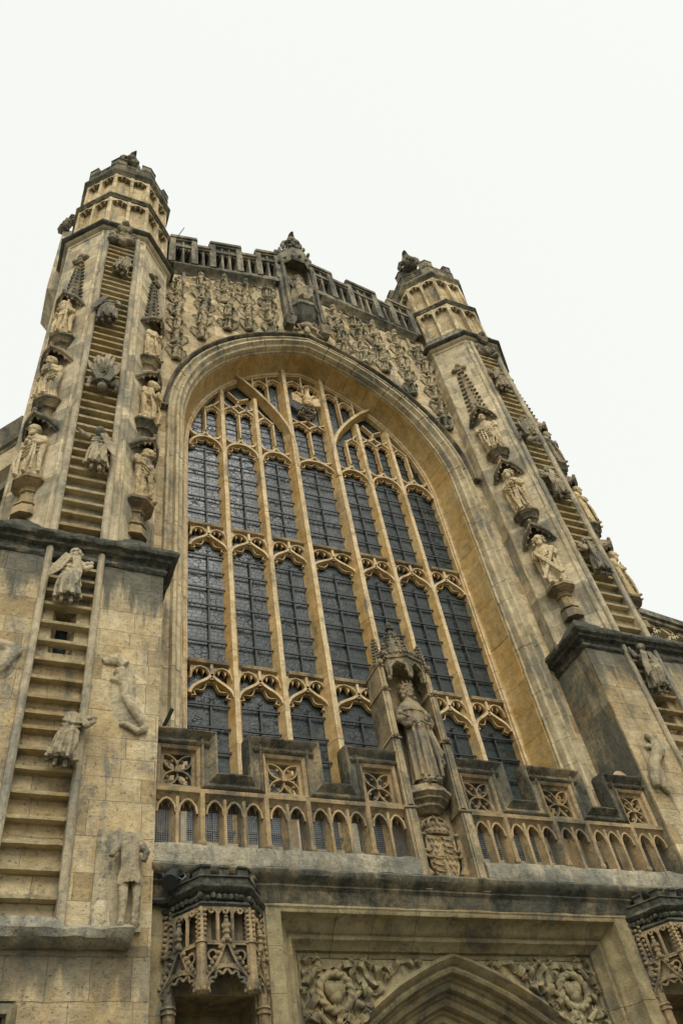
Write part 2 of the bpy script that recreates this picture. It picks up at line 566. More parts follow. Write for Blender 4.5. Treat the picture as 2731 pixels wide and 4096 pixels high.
def dens(path, step):
    out = []
    for i in range(len(path) - 1):
        a, b = Vector(path[i]), Vector(path[i + 1])
        n = max(1, int((b - a).length / step))
        for k in range(n):
            out.append(tuple(a.lerp(b, k / n)))
    out.append(tuple(path[-1]))
    return out


def arc(cx, cz, rx, rz, a0, a1, n=12):
    return [(cx + rx * math.cos(R_(lerp(a0, a1, i / n))), cz + rz * math.sin(R_(lerp(a0, a1, i / n)))) for i in range(n + 1)]


def bez(p0, p1, p2, p3, n=10):
    out = []
    for i in range(n + 1):
        t = i / n
        u = 1 - t
        out.append(tuple(u ** 3 * p0[k] + 3 * u * u * t * p1[k] + 3 * u * t * t * p2[k] + t ** 3 * p3[k] for k in (0, 1)))
    return out


def scallop(path, nf, d0, d1, side=-1):
    """foiled line set inside a curve: nf foils, d0 at the foil's crown, d1 at the cusp"""
    P = [Vector(p) for p in path]
    L = [0]
    for i in range(1, len(P)): L.append(L[-1] + (P[i] - P[i - 1]).length)
    out = []
    N = nf * 6
    for k in range(N + 1):
        s_ = L[-1] * k / N
        i = 0
        while i < len(P) - 2 and L[i + 1] < s_: i += 1
        t = (s_ - L[i]) / max(1e-6, L[i + 1] - L[i])
        p = P[i].lerp(P[i + 1], t)
        tg = (P[i + 1] - P[i]).normalized()
        n = Vector((-tg.y, tg.x)) * side
        d = lerp(d0, d1, abs(math.cos(pi * k / 6)) ** 1.5)
        if k in (0, N): d = d0
        q = p + n * d
        out.append((q.x, q.y))
    return out


def remesh(mb, name, mat, voxel, smooth_it=2, rough=0.0, rs=6.0, parent=None, loc=None, rot=None, mirror=False):
    """fuse the rough shapes of a carving into one continuous skin"""
    t = mb.build('tmp', mat)
    md = t.modifiers.new('r', 'REMESH')
    md.mode = 'VOXEL'
    md.voxel_size = voxel
    ms = t.modifiers.new('s', 'SMOOTH')
    ms.iterations = smooth_it
    ms.factor = 0.5
    dg = bpy.context.evaluated_depsgraph_get()
    me = bpy.data.meshes.new_from_object(t.evaluated_get(dg))
    bpy.data.objects.remove(t)
    if rough:
        for v in me.vertices:
            n_ = noise.noise_vector(v.co * rs) * rough + noise.noise_vector(v.co * rs * 2.7) * rough * 0.6
            v.co += n_
    me.name = name
    me.shade_smooth()
    me.materials.clear()
    me.materials.append(M[mat])
    o = bpy.data.objects.new(name, me)
    COL.objects.link(o)
    if loc: o.location = loc
    if rot is not None: o.rotation_euler = rot
    if mirror: o.scale = (-1, 1, 1)
    if parent is not None:
        o.parent = parent
        o.location = Vector(loc or (0, 0, 0)) - parent.location
    return o


def arch_path(x0, z0, r, zb, n=20, d=0.0):
    """two-centred arch, offset outwards by d"""
    cx = r - x0
    rr = r + d
    top = math.acos(min(1, cx / rr))
    L = [(-x0 - d, zb)]
    for i in range(n + 1):
        a = pi - (top) * i / n
        L.append((cx + rr * math.cos(a), z0 + rr * math.sin(a)))
    Rr = [(-x, z) for x, z in L[:-1]][::-1]
    return L + Rr


AX, AZ, AR = 3.9, 20.0, 5.65          # great window arch: half width, springing, radius


def head_plate(mb, w, zt, h, y0, y1, lobes):
    """plate closing the top of a panel, its lower edge cut into lobes"""
    pts = [(-w / 2, zt), (-w / 2, zt - h)]
    n = lobes * 8
    for i in range(1, n):
        t = i / n
        u = lerp(-w / 2, w / 2, t)
        big = math.sqrt(max(0, 1 - (2 * t - 1) ** 2))
        z = zt - h + 0.40 * h * big + 0.42 * h * abs(math.sin(pi * lobes * t)) ** 0.7 * (0.4 + 0.6 * big)
        pts.append((u, min(z, zt - 0.04)))
    pts += [(w / 2, zt - h), (w / 2, zt)]
    mb.prism(pts, y0, y1)


def arch_z(x, d=0.0):
    cx = AR - AX
    return AZ + math.sqrt(max(0, (AR + d) ** 2 - (abs(x) + cx) ** 2))


# ------------------------------------------------------------------ ground
g = MB()
g.box(-900, 900, -900, 900, -0.3, 0.0)
tag(g.build('ground', 'paving', smooth=0), 'wide stone paved churchyard in front of the church', 'ground', kind='structure')

# ------------------------------------------------------------------ west wall with the arch
wall = thing('church_wall', 'tall limestone west wall with a great pointed arch opening under carved angels', 'church wall', (0, 0, 0))
mb = MB()
arcp = arch_path(AX, AZ, AR, 7.4, 24, 0.66)
half = [p for p in arcp if p[0] <= 1e-6]
pl = [(-4.9, 7.4)] + half + [(0, 29.75), (-4.9, 28.4)]
mb.prism(pl, -0.9, 0.5)
mb.prism([(-x, z) for x, z in pl][::-1], -0.9, 0.5)
mb.build('masonry', 'gable', wall)
mb = MB()
rv = arch_path(AX, AZ, AR, 8.3, 28)
seg_sweep(mb, dens(rv, 0.1), [(0.0, 0.02), (0.03, 0.0), (0.09, -0.18), (0.13, -0.40), (0.15, -0.62), (0.17, -0.64), (0.30, -0.3), (0.30, 0.06), (0.0, 0.06)], fr, 0.62, 0.007, 4)
mb.build('arch_reveal', 'reveal', wall, rough=0.004)
mb = MB()
seg_sweep(mb, dens(rv, 0.1), [(0.165, -0.60), (0.165, -0.70), (0.215, -0.72), (0.22, -0.80), (0.25, -0.88), (0.32, -0.90), (0.345, -0.94), (0.38, -1.02), (0.44, -1.02),
                         (0.47, -0.97), (0.48, -0.92), (0.53, -0.90), (0.58, -0.93), (0.61, -0.985), (0.66, -0.985), (0.69, -0.94), (0.70, -0.86), (0.70, -0.5), (0.2, -0.5)], fr, 0.55, 0.008, 9, 0.006)
mb.build('arch_moulding', 'mould', wall, rough=0.006)
mb = MB()
hd = arch_path(AX, AZ, AR, 19.95, 26)
mb.sweep(dens(hd, 0.2), [(0.71, -0.8), (0.715, -1.00), (0.74, -1.07), (0.775, -1.08), (0.80, -1.05), (0.80, -0.8)], fr)
for s_ in (-1, 1):
    mb.sweep([(s_ * 4.70, 20.06), (s_ * 4.70, 19.98)], [(-0.12, -0.8), (-0.12, -1.09), (0.12, -1.09), (0.12, -0.8)], fr)
mb.build('hood_mould', 'sooty', wall, rough=0.007)


def str_z(x): return 28.5 + 0.283 * (4.54 - abs(x))


for s_ in (-1, 1):
    mb = MB()
    pth = dens([(s_ * 4.6, str_z(4.6)), (s_ * 0.92, str_z(0.92))], 0.15)
    if s_ > 0: pth = pth[::-1]
    mb.sweep(pth, [(-0.34, -0.88), (-0.34, -0.93), (-0.29, -0.96), (-0.25, -0.94), (-0.15, -1.0), (-0.08, -1.10), (-0.03, -1.16), (0.03, -1.17), (0.07, -1.12), (0.09, -0.88)], fr)
    mb.build('string_course', 'sooty', wall, rough=0.014)
    mb = MB()
    mb.sweep([(s_ * 4.20, 27.2), (s_ * 4.20, str_z(4.2) - 0.30)], [(-0.05, -0.86), (-0.05, -0.99), (0.05, -0.99), (0.05, -0.86)], fr)
    mb.sweep([(s_ * 4.5, 27.75), (s_ * 4.2, 27.75)], [(-0.05, -0.86), (-0.05, -1.0), (0.05, -1.0), (0.05, -0.86)], fr)
    mb.build('panel_border', 'mould', wall)

# sill wall and balcony floor behind the pierced parapet
mb = MB()
mb.box(-4.78, 4.78, 0.12, 0.5, 6.0, 8.62)
mb.prism([(-4.7, 8.62), (-4.7, 8.5), (4.7, 8.5), (4.7, 8.62)], -0.12, 0.14)
mb.build('window_sill', 'wall', wall)

# ------------------------------------------------------------------ the great window
win = thing('great_window', 'huge seven light traceried window of dark leaded glass under the pointed arch', 'window', (0, 0.1, 8.6))
XM = [-3.77, -2.76, -1.71, -0.66, 0.66, 1.71, 2.76, 3.77]
ZB, Z2, Z1, ZS = 8.5, 12.65, 16.92, 20.06
PM = [(-0.15, 0.2), (-0.075, 0.05), (-0.052, 0.0), (0.052, 0.0), (0.075, 0.05), (0.15, 0.2)]
PJ = [(-0.19, 0.2), (-0.125, 0.06), (-0.115, 0.02), (-0.075, -0.04), (-0.06, -0.09), (0.06, -0.09), (0.075, -0.04), (0.115, 0.02), (0.125, 0.06), (0.19, 0.2)]
PT = [(-0.062, 0.19), (-0.022, 0.05), (0.022, 0.05), (0.062, 0.19)]
PT2 = [(-0.075, 0.195), (-0.028, 0.02), (0.028, 0.02), (0.075, 0.195)]
PC = [(-0.024, 0.18), (-0.009, 0.10), (0.009, 0.10), (0.024, 0.18)]
mb = MB()
seg_sweep(mb, dens(arch_path(AX, AZ, AR, ZB, 28), 0.1), [(-0.155, 0.21), (-0.13, 0.05), (-0.10, 0.04), (-0.085, 0.0), (-0.02, -0.005), (0.0, 0.03), (0.03, 0.03), (0.03, 0.22)], fr, 0.6, 0.006, 2)
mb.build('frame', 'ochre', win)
for i, x in enumerate(XM[1:-1]):
    mb = MB()
    major = i in (2, 3)
    zt = {0: 23.12, 1: 23.12, 2: 25.17, 3: 25.17, 4: 23.12, 5: 23.12}[i]
    seg_sweep(mb, dens([(x, ZB), (x, zt)], 0.1), PJ if major else PM, fr, 0.8, 0.006, i + 3, 0.003)
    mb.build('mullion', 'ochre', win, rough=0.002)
for zt in (Z1, Z2):
    mb = MB()
    e = [XM[0] + 0.02] + [v for x in XM[1:-1] for v in (x - 0.13, x + 0.13)] + [XM[-1] - 0.02]
    for k in range(7):
        mb.sweep([(e[2 * k], zt), (e[2 * k + 1], zt)], [(-0.16, 0.2), (-0.12, 0.08), (-0.085, 0.0), (-0.02, -0.012), (0.0, 0.0), (0.012, 0.2)], fr)
    mb.build('transom', 'balcony', win, rough=0.003)


def inner(k):
    h = [0.10, 0.10, 0.12, 0.13, 0.13, 0.10, 0.10, 0.10]
    return XM[k] + h[k] * 0.45, XM[k + 1] - h[k + 1] * 0.45


for k in range(7):
    a, b = inner(k)
    c = (a + b) / 2
    hw = (b - a) / 2
    # round cusped head of the top light
    mb = MB()
    el = arc(c, ZS, hw, 0.52, 180, 0, 20)
    mb.sweep(el, PT2, fr)
    mb.sweep(scallop(el, 5, 0.045, 0.15), PC, fr)
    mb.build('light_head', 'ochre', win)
    for zt in (Z1 - 0.11, Z2 - 0.11):
        mb = MB()
        ap = zt - 0.26
        for s_ in (-1, 1):
            og = bez((c + s_ * hw, zt - 0.74), (c + s_ * (hw - 0.06), zt - 0.46), (c + s_ * 0.14, zt - 0.46), (c, ap + 0.02), 12)
            if s_ > 0: og = og[::-1]
            mb.sweep(og, PT2, fr)
            mb.sweep(scallop(og, 2, 0.04, 0.15), PC, fr)
            f = MB(Matrix.Translation((c + s_ * hw / 2, 0, 0)))
            head_plate(f, hw - 0.05, zt + 0.02, 0.36, 0.085, 0.19, 3)
            q_ = hw / 2 - 0.02
            f.sweep([(-q_, zt - 0.36), (-q_ * 0.86, zt - 0.18), (-q_ * 0.45, zt - 0.07), (0, zt - 0.04), (q_ * 0.45, zt - 0.07), (q_ * 0.86, zt - 0.18), (q_, zt - 0.36)], [(-0.03, 0.09), (-0.012, 0.04), (0.012, 0.04), (0.03, 0.09)], fr)
            o_ = len(mb.v)
            mb.v = mb.v + f.v
            mb.f = mb.f + [tuple(i + o_ for i in q) for q in f.f]
        mb.sweep([(c, ap - 0.02), (c, zt + 0.03)], PT2, fr)
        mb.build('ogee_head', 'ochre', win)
    # panes, one per light and stage, each with its iron bars
    for z0, z1, nb in ((Z1 + 0.0, ZS + 0.55, 7), (Z2, Z1 - 0.1, 6), (ZB, Z2 - 0.1, 6)):
        mb = MB()
        jr = random.Random(k * 7 + int(z0))
        j = [jr.uniform(-0.018, 0.018) for _ in range(4)]
        xa, xb, za, zb_ = XM[k] + 0.02, XM[k + 1] - 0.02, z0 + 0.005, z1 - 0.005
        mb.loft([[(xa, 0.205 + j[0], za), (xb, 0.205 + j[1], za), (xb, 0.228, za), (xa, 0.228, za)], [(xa, 0.205 + j[2], zb_), (xb, 0.205 + j[3], zb_), (xb, 0.228, zb_), (xa, 0.228, zb_)]])
        pn = mb.build('glass_pane', 'glass', win, smooth=0)
        ib = MB()
        top = z1 - (0.46 if z1 > 20 else 0.92)
        n = int(round((top - z0) / 0.53))
        for j in range(n + 1):
            zz = top - 0.53 * j
            if zz > z0 + 0.06: ib.box(a - 0.06, b + 0.06, 0.125, 0.155, zz - 0.019, zz + 0.019)
        ib.box(c - 0.021, c + 0.021, 0.13, 0.16, z0, top + 0.1)
        if z1 < 20:
            ib.ell((c, 0.14, top + 0.14), (0.035, 0.03, 0.06), 6, 5)
            ib.ell((c, 0.14, top + 0.15), (0.075, 0.02, 0.025), 6, 5)
        for j in range(n + 1):
            zz = top - 0.53 * j
            if zz > z0 + 0.06: ib.box(c - 0.035, c + 0.035, 0.115, 0.155, zz - 0.03, zz + 0.03)
        bo = ib.build('iron_bars', 'iron', None, smooth=0)
        bo.parent = pn
        bo.location = (0, 0, 0)
# glass behind the tracery
mb = MB()
gp = arch_path(AX, AZ, AR, 20.0, 20, -0.08)
mb.prism(gp, 0.235, 0.25)
mb.build('tracery_glass', 'glass', win, smooth=0)
ib = MB()
for k in range(7):
    a, b = inner(k)
    zc = [22.0, 23.0, 22.0, 23.0, 22.0, 23.0, 22.0][k]
    for zz in (21.35, 21.85, 22.6):
        if zz < zc:
            ib = MB()
            ib.box(a, b, 0.14, 0.17, zz - 0.013, zz + 0.013)
            ib.build('saddle_bar', 'iron', win, smooth=0)

tr = MB()                     # main tracery
T2b = PT
for s_ in (-1, 1):
    sa = [(s_ * x, z) for x, z in ((0.62, 20.0), (0.615, 20.6), (0.63, 21.17), (0.71, 21.68), (0.88, 22.17), (1.17, 22.72), (1.5, 23.2), (1.85, 23.64), (2.28, 24.06))]
    if s_ > 0: sa = sa[::-1]
    sm = []
    for i in range(len(sa) - 1):
        p0, p1, p2, p3 = (Vector(sa[max(0, min(len(sa) - 1, i + d_))]) for d_ in (-1, 0, 1, 2))
        for u in (0, 0.25, 0.5, 0.75):
            q = 0.5 * ((2 * p1) + (p2 - p0) * u + (2 * p0 - 5 * p1 + 4 * p2 - p3) * u * u + (3 * p1 - p0 - 3 * p2 + p3) * u ** 3)
            sm.append((q.x, q.y))
    sm.append(sa[-1])
    tr.sweep(sm, [(-0.12, 0.2), (-0.085, 0.05), (-0.06, -0.03), (-0.045, -0.105), (0.045, -0.105), (0.06, -0.03), (0.085, 0.05), (0.12, 0.2)], fr)
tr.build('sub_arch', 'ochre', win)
tr = MB()
for k in range(7):
    a, b = inner(k)
    c = (a + b) / 2
    hw = (b - a) / 2
    q = hw / 2
    for s_ in (-1, 1):
        ua = arc(c + s_ * q, 20.92, q, 0.31, 180, 360, 12)
        tr.sweep(ua, PT, fr)
        tr.sweep(scallop(ua, 3, 0.03, 0.09, 1), PC, fr)
    tr.sweep([(c, 20.84), (c, 22.1)], PT, fr)
    ks = min(k, 6 - k)
    if ks in (1, 3):
        zs = 22.08 if ks == 1 else 22.18
        for s_ in (-1, 1):
            cc = c + s_ * q
            for s2 in (-1, 1):
                pth = bez((cc + s2 * q, zs), (cc + s2 * q, zs + 0.18), (cc + s2 * 0.1, zs + 0.24), (cc, zs + 0.34), 8)
                if s2 > 0: pth = pth[::-1]
                tr.sweep(pth, PT, fr)
            hd_ = [(cc - q, zs), (cc - q * 0.7, zs + 0.2), (cc, zs + 0.3), (cc + q * 0.7, zs + 0.2), (cc + q, zs)]
            tr.sweep(scallop(hd_, 3, 0.04, 0.1), PC, fr)
            ua = arc(cc, zs + 0.62, q, 0.28, 180, 360, 10)
            tr.sweep(ua, PT, fr)
            tr.sweep(scallop(ua, 3, 0.03, 0.08, 1), PC, fr)
        tr.sweep([(c, zs + 0.55), (c, zs + (0.78 if ks == 1 else 0.95))], PT, fr)
        if ks == 1:
            tr.sweep([(c, zs + 0.76), (c - 0.3, zs + 1.12)], PT, fr)
            tr.sweep([(c, zs + 0.76), (c + 0.33, zs + 1.0)], PT, fr)
    else:
        o_ = a if ((k == 0) or (k == 4)) else b
        i_ = b if o_ == a else a
        cc = (c + (i_)) / 2 if k in (0, 6) else (c + i_) / 2
        zt = 21.98
        hd_ = [(min(c, i_), zt), (lerp(c, i_, 0.15 if i_ > c else 0.85), zt + 0.14), ((c + i_) / 2, zt + 0.3), (lerp(c, i_, 0.85 if i_ > c else 0.15), zt + 0.14), (max(c, i_), zt)]
        tr.sweep(hd_, PT, fr)
        tr.sweep(scallop(hd_, 3, 0.04, 0.1), PC, fr)
        tr.sweep([((c + i_) / 2, zt + 0.28), (i_, zt + 0.62)], PT, fr)
for s_ in (-1, 1):
    tr.sweep([(s_ * 1.72, 23.55), (s_ * 1.72, 24.42)], PT2, fr)
    tr.sweep([(s_ * 1.22, 22.85), (s_ * 1.22, 24.70)], PT, fr)
    for cc, zt, q in ((1.46, 24.22, 0.22), (0.97, 24.5, 0.24)):
        hd_ = [(s_ * cc - q, zt - 0.18), (s_ * cc - q * 0.7, zt), (s_ * cc, zt + 0.1), (s_ * cc + q * 0.7, zt), (s_ * cc + q, zt - 0.18)]
        tr.sweep(hd_, PT, fr)
        tr.sweep(scallop(hd_, 3, 0.04, 0.11), PC, fr)
for s_ in (-1, 1):
    q = 0.27
    cc = s_ * 0.28
    hd_ = [(cc - q, 24.5), (cc - q * 0.7, 24.72), (cc, 24.84), (cc + q * 0.7, 24.72), (cc + q, 24.5)]
    tr.sweep(hd_, PT, fr)
    tr.sweep(scallop(hd_, 3, 0.04, 0.11), PC, fr)
tr.sweep([(0, 24.1), (0, 25.2)], PT, fr)
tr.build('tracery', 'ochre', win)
mb = MB()
mb.hprism([(-0.26, 0.18), (-0.2, -0.17), (0.2, -0.17), (0.26, 0.18)], 23.04, 23.11)
rg = random.Random(6)
for k in range(26):
    a_ = pi + pi * rg.random()
    f_ = rg.random()
    mb.ell((lerp(0.06, 0.27, f_) * math.cos(a_), 0.06 + lerp(0.05, 0.24, f_) * math.sin(a_), lerp(22.74, 23.02, f_)), (0.07, 0.06, 0.055), 6, 5)
mb.hprism([(-0.08, 0.18), (-0.06, 0.0), (0.06, 0.0), (0.08, 0.18)], 22.68, 23.05, [(-0.2, 0.18), (-0.14, -0.1), (0.14, -0.1), (0.2, 0.18)])
mb.build('eagle_bracket', 'hoods', win, rough=0.014, rs=9)


# ------------------------------------------------------------------ turrets, buttresses, ladders
TX, TY = 6.35, -0.6


def octp(cx, cy, ap, n=8):
    r = ap / math.cos(pi / 8)
    return [(cx + r * math.cos(-pi / 8 - k * pi / 4), cy + r * math.sin(-pi / 8 - k * pi / 4)) for k in range(8)]   # clockwise


MIR = {1: Matrix.Identity(4), -1: Matrix.Diagonal((-1, 1, 1, 1))}
SIDE = {-1: 'left', 1: 'right'}


def face_m(ang, ap):
    """frame on an octagon face: x across, -y outwards, ang = facing angle from straight front"""
    c = Vector((TX + ap * math.sin(ang), TY - ap * math.cos(ang), 0))
    return Matrix.Translation(c) @ Matrix.Rotation(ang, 4, 'Z')


FACES = [0, -pi / 4, pi / 4, -pi / 2, pi / 2]


def oct_rings(mb, rings, cx=0, cy=0, n=8, rot=pi / 8):
    rr = []
    for z, r in rings:
        rr.append([(cx + r * math.cos(rot + 2 * pi * k / n), cy + r * math.sin(rot + 2 * pi * k / n), z) for k in range(n)])
    mb.loft(rr)


PED = [15.03, 17.86, 20.69]


def turret(s):
    mir = MIR[s]
    side = SIDE[s]
    T = thing('turret', 'octagonal stone turret with battlements and statue brackets, left of the great window' if s < 0 else
              'octagonal stone turret with battlements and statue brackets, right of the great window',
              'turret', (s * TX, TY, 13.3), 'turrets flanking the west window')
    # shaft, recessed in front for the ladder
    mb = MB(mir)
    o = octp(TX, TY, 1.5)
    front = sorted([p for p in o if p[1] < TY - 1.4])
    k0 = [p for p in o]
    poly = []
    for i, p in enumerate(k0):
        q = k0[(i + 1) % 8]
        poly.append(p)
        if p[1] < TY - 1.4 and q[1] < TY - 1.4:
            for xx, yy in ((6.78, -2.1), (6.78, -1.96), (5.98, -1.96), (5.98, -2.1)) if p[0] > q[0] else ((5.98, -2.1), (5.98, -1.96), (6.78, -1.96), (6.78, -2.1)):
                poly.append((xx, yy))
    mb.hprism(poly, 13.2, 27.2)
    mb.build('shaft', 'turret', T, smooth=0)
    mb = MB(mir)
    for v in (-1, 1):      # slender angle shafts where the diagonal faces begin
        for ang in (-pi / 4, pi / 4):
            mb2 = MB(mir @ face_m(ang, 1.5))
            mb2.tube([(v * 0.60, 0.02, 13.3), (v * 0.60, 0.02, 27.0)], 0.055, 8)
            mb.v, mb.f = mb.v + mb2.v, mb.f + [tuple(i + len(mb.v) for i in f) for f in mb2.f]
    mb.build('angle_shaft', 'turret', T)
    # string courses
    for nm, ap, prof, mat, ro in (
        ('string_moulding', 1.5, [(-0.1, 26.9), (0.02, 26.93), (0.04, 27.0), (0.04, 27.05), (0.11, 27.09), (0.15, 27.17), (0.14, 27.2), (-0.1, 27.2)], 'mould', 0.006),
        ('string_course', 1.5, [(-0.1, 27.19), (0.16, 27.185), (0.22, 27.22), (0.26, 27.28), (0.25, 27.36), (0.20, 27.42), (-0.1, 27.6)], 'crust', 0.018),
        ('plinth', 1.5, [(0.16, 27.44), (0.10, 27.55), (0.07, 27.8), (0.0, 27.98), (-0.15, 28.0), (-0.15, 27.44)], 'sooty', 0.012),
        ('string_course', 1.5, [(-0.12, 29.92), (0.02, 29.97), (0.05, 30.03), (0.10, 30.07), (0.10, 30.12), (-0.08, 30.28), (-0.14, 30.28)], 'sooty', 0.008),
        ('string_course', 1.42, [(-0.12, 32.38), (0.0, 32.42), (0.03, 32.49), (0.09, 32.54), (0.13, 32.6), (0.13, 32.67), (0.06, 32.76), (-0.12, 32.8)], 'sooty', 0.012),
    ):
        mb = MB(mir)
        op = octp(TX, TY, ap)
        pth = []
        for i in range(8):
            a, b = Vector(op[i]), Vector(op[(i + 1) % 8])
            for k in range(7): pth.append(tuple(a.lerp(b, k / 7)))
        mb.sweep(pth, prof, hz, closed=True)
        mb.build(nm, mat, T, rough=ro, rs=5)
    # two panelled stages
    for z0, z1, ap in ((27.95, 29.93, 1.5), (30.26, 32.38, 1.42)):
        core = MB(mir)
        core.hprism(octp(TX, TY, ap - 0.17), z0 - 0.1, z1 + 0.1)
        st = core.build('panelled_stage', 'panel', T, smooth=0)
        w_ = 2 * ap * math.tan(pi / 8)
        pn = MB(mir)
        for ang in FACES:
            f = MB(mir @ face_m(ang, ap))
            pw = w_ / 2 - 0.13
            f.box(-0.05, 0.05, -0.01, 0.22, z0, z1)
            for u in (-1, 1):
                f.box(u * w_ / 2 - (0.075 if u > 0 else -0.0), u * w_ / 2 + (0 if u > 0 else 0.075), 0.0, 0.22, z0, z1)
            for u in (-w_ / 4 + 0.01, w_ / 4 - 0.01):
                f2 = MB(f.M @ Matrix.Translation((u, 0, 0)))
                head_plate(f2, w_ / 2 - 0.1, z1 + 0.02, 0.48, 0.015, 0.18, 3)
                f2.sweep([(-pw / 2 - .03, z1 - 0.30), (0, z1 - 0.06), (pw / 2 + .03, z1 - 0.30)], [(-0.02, 0.01), (-0.02, -0.012), (0.02, -0.012), (0.02, 0.01)], fr)
                f.v, f.f = f.v + f2.v, f.f + [tuple(i + len(f.v) for i in q) for q in f2.f]
            pn.v, pn.f = pn.v + f.v, pn.f + [tuple(i + len(pn.v) for i in q) for q in f.f]
        sub(pn.build('panel_tracery', 'panel', st, rough=0.004), st)
    # battlement
    mb = MB(mir)
    op = octp(TX, TY, 1.42)
    mb.sweep(op, [(0.0, 32.72), (0.0, 33.42), (0.03, 33.44), (0.02, 33.5), (-0.2, 33.54), (-0.2, 32.72)], hz, closed=True)
    for i in range(8):
        v = Vector(op[i])
        a, b = Vector(op[i - 1]), Vector(op[(i + 1) % 8])
        t = 0.27
        mb.sweep([tuple(v.lerp(a, t)), tuple(v), tuple(v.lerp(b, t))], [(0.002, 33.4), (0.002, 33.93), (0.035, 33.95), (0.03, 34.0), (-0.19, 34.08), (-0.21, 33.4)], hz)
    bt = mb.build('battlement', 'sooty', T, rough=0.012, rs=5)
    for ang in FACES:
        f = MB(mir @ face_m(ang, 1.42))
        f.box(-0.32, 0.32, -0.03, 0.02, 33.32, 33.38)
        f.box(-0.32, 0.32, -0.03, 0.02, 32.86, 32.91)
        for u in (-0.3, -0.1, 0.1, 0.3): f.box(u - 0.02, u + 0.02, -0.025, 0.02, 32.9, 33.33)
        for u in (-0.2, 0.0, 0.2):
            f.sweep([(u, 33.0), (u + 0.06, 33.11), (u, 33.24), (u - 0.06, 33.11)], [(-0.015, 0.01), (-0.015, -0.025), (0.015, -0.025), (0.015, 0.01)], fr, closed=True)
        sub(f.build('foiled_panel', 'sooty', bt, rough=0.006), bt)
    # outer corner pier with its finial
    mb = MB(mir)
    mb.loft([[(7.85, -0.05, 25.4), (7.86, -0.05, 25.4), (7.86, 1.0, 25.4), (7.85, 1.0, 25.4)],
             [(7.85, -0.28, 26.0), (8.24, -0.28, 26.0), (8.24, 1.0, 26.0), (7.85, 1.0, 26.0)],
             [(7.85, -0.28, 30.3), (8.24, -0.28, 30.3), (8.24, 1.0, 30.3), (7.85, 1.0, 30.3)],
             [(7.8, 0.2, 31.6), (7.98, 0.2, 31.6), (7.98, 0.5, 31.6), (7.8, 0.5, 31.6)]])
    pier = mb.build('corner_pier', 'turret', T, smooth=0)
    mb = MB(mir)
    rg = random.Random(5)
    for k in range(9):
        mb.ell((8.24 - k * 0.03 + rg.uniform(-.1, .08), -0.25 + k * 0.03, 30.4 + k * 0.22), (0.2 - 0.008 * k, 0.18, 0.13), 7, 5)
    sub(mb.build('finial', 'sooty', pier, rough=0.03, rs=7), pier)
    # statue brackets and canopies on the diagonal faces
    for ang in (-pi / 4, pi / 4):
        F = mir @ face_m(ang, 1.47)
        for k, zt in enumerate(PED):
            mb = MB(F)
            if k == 0:
                oct_rings(mb, [(14.0, 0.27), (14.26, 0.24), (14.29, 0.18), (14.31, 0.25), (14.35, 0.25), (14.38, 0.165), (14.70, 0.155), (14.71, 0.2), (14.74, 0.2), (14.76, 0.17), (14.82, 0.2),
                               (14.87, 0.31), (14.89, 0.35), (14.92, 0.33), (14.95, 0.385), (15.03, 0.385)])
                for a in range(8):
                    q = a * pi / 4
                    mb.tube([(0.155 * math.cos(q + pi / 8), 0.155 * math.sin(q + pi / 8), 14.38), (0.15 * math.cos(q + pi / 8), 0.15 * math.sin(q + pi / 8), 14.70)], 0.018, 5)
            else:
                oct_rings(mb, [(zt - 0.58, 0.17), (zt - 0.42, 0.18), (zt - 0.33, 0.22), (zt - 0.31, 0.29), (zt - 0.26, 0.265), (zt - 0.17, 0.33), (zt - 0.14, 0.37), (zt - 0.10, 0.345), (zt - 0.07, 0.39), (zt, 0.39)])
            mb.build('pedestal', 'balcony' if k == 0 else 'hoods', T, rough=0.004)
            # canopy over the statue
            cz = zt
            mb = MB(F)
            NT_, NS_ = 24, 6

            def rim(t, up=0.0, outw=0.0):
                e = abs(t)
                zz = cz + 1.60 + 0.42 * (1 - e ** 1.9) + 0.16 * max(0, 1 - e * 3.2) ** 1.5 + up
                return Vector(((0.47 + outw) * t, 0.02 - (0.40 + outw) * (1 - e ** 2.4), zz))

            def shell(t, s_, off):
                a_ = rim(t)
                top_ = Vector((0.14 * t, 0.08, cz + 2.30))
                q_ = a_.lerp(top_, s_)
                q_ += Vector((0.10 * t, -0.10 * (1 - t * t), 0.05)) * math.sin(pi * s_)
                return q_ + Vector((0, 0, -off))
            vs, fs = [], []
            for lay in (0, 0.055):
                for i in range(NT_ + 1):
                    for j in range(NS_ + 1):
                        vs.append(tuple(shell(-1 + 2 * i / NT_, j / NS_, lay)))
            w1 = NS_ + 1
            L_ = (NT_ + 1) * w1
            for i in range(NT_):
                for j in range(NS_):
                    k0 = i * w1 + j
                    fs.append((k0, k0 + w1, k0 + w1 + 1, k0 + 1))
                    fs.append((L_ + k0, L_ + k0 + 1, L_ + k0 + w1 + 1, L_ + k0 + w1))
                fs.append((i * w1, L_ + i * w1, L_ + (i + 1) * w1, (i + 1) * w1))
                fs.append((i * w1 + NS_, (i + 1) * w1 + NS_, L_ + (i + 1) * w1 + NS_, L_ + i * w1 + NS_))
            for i in (0, NT_):
                for j in range(NS_): fs.append((i * w1 + j, i * w1 + j + 1, L_ + i * w1 + j + 1, L_ + i * w1 + j))
            mb.add(vs, fs)
            TT = [-1 + 2 * i / NT_ for i in range(NT_ + 1)]
            mb.tube([tuple(rim(t, 0.01, 0.0)) for t in TT], 0.040, 7)
            mb.tube([tuple(rim(t, -0.055, -0.045)) for t in TT], 0.028, 6)
            for i in range(1, 8):          # cusps hanging inside the arch
                t = -1 + 2 * i / 8
                mb.ell(tuple(rim(t, -0.10, -0.05)), (0.04, 0.035, 0.05), 6, 5)
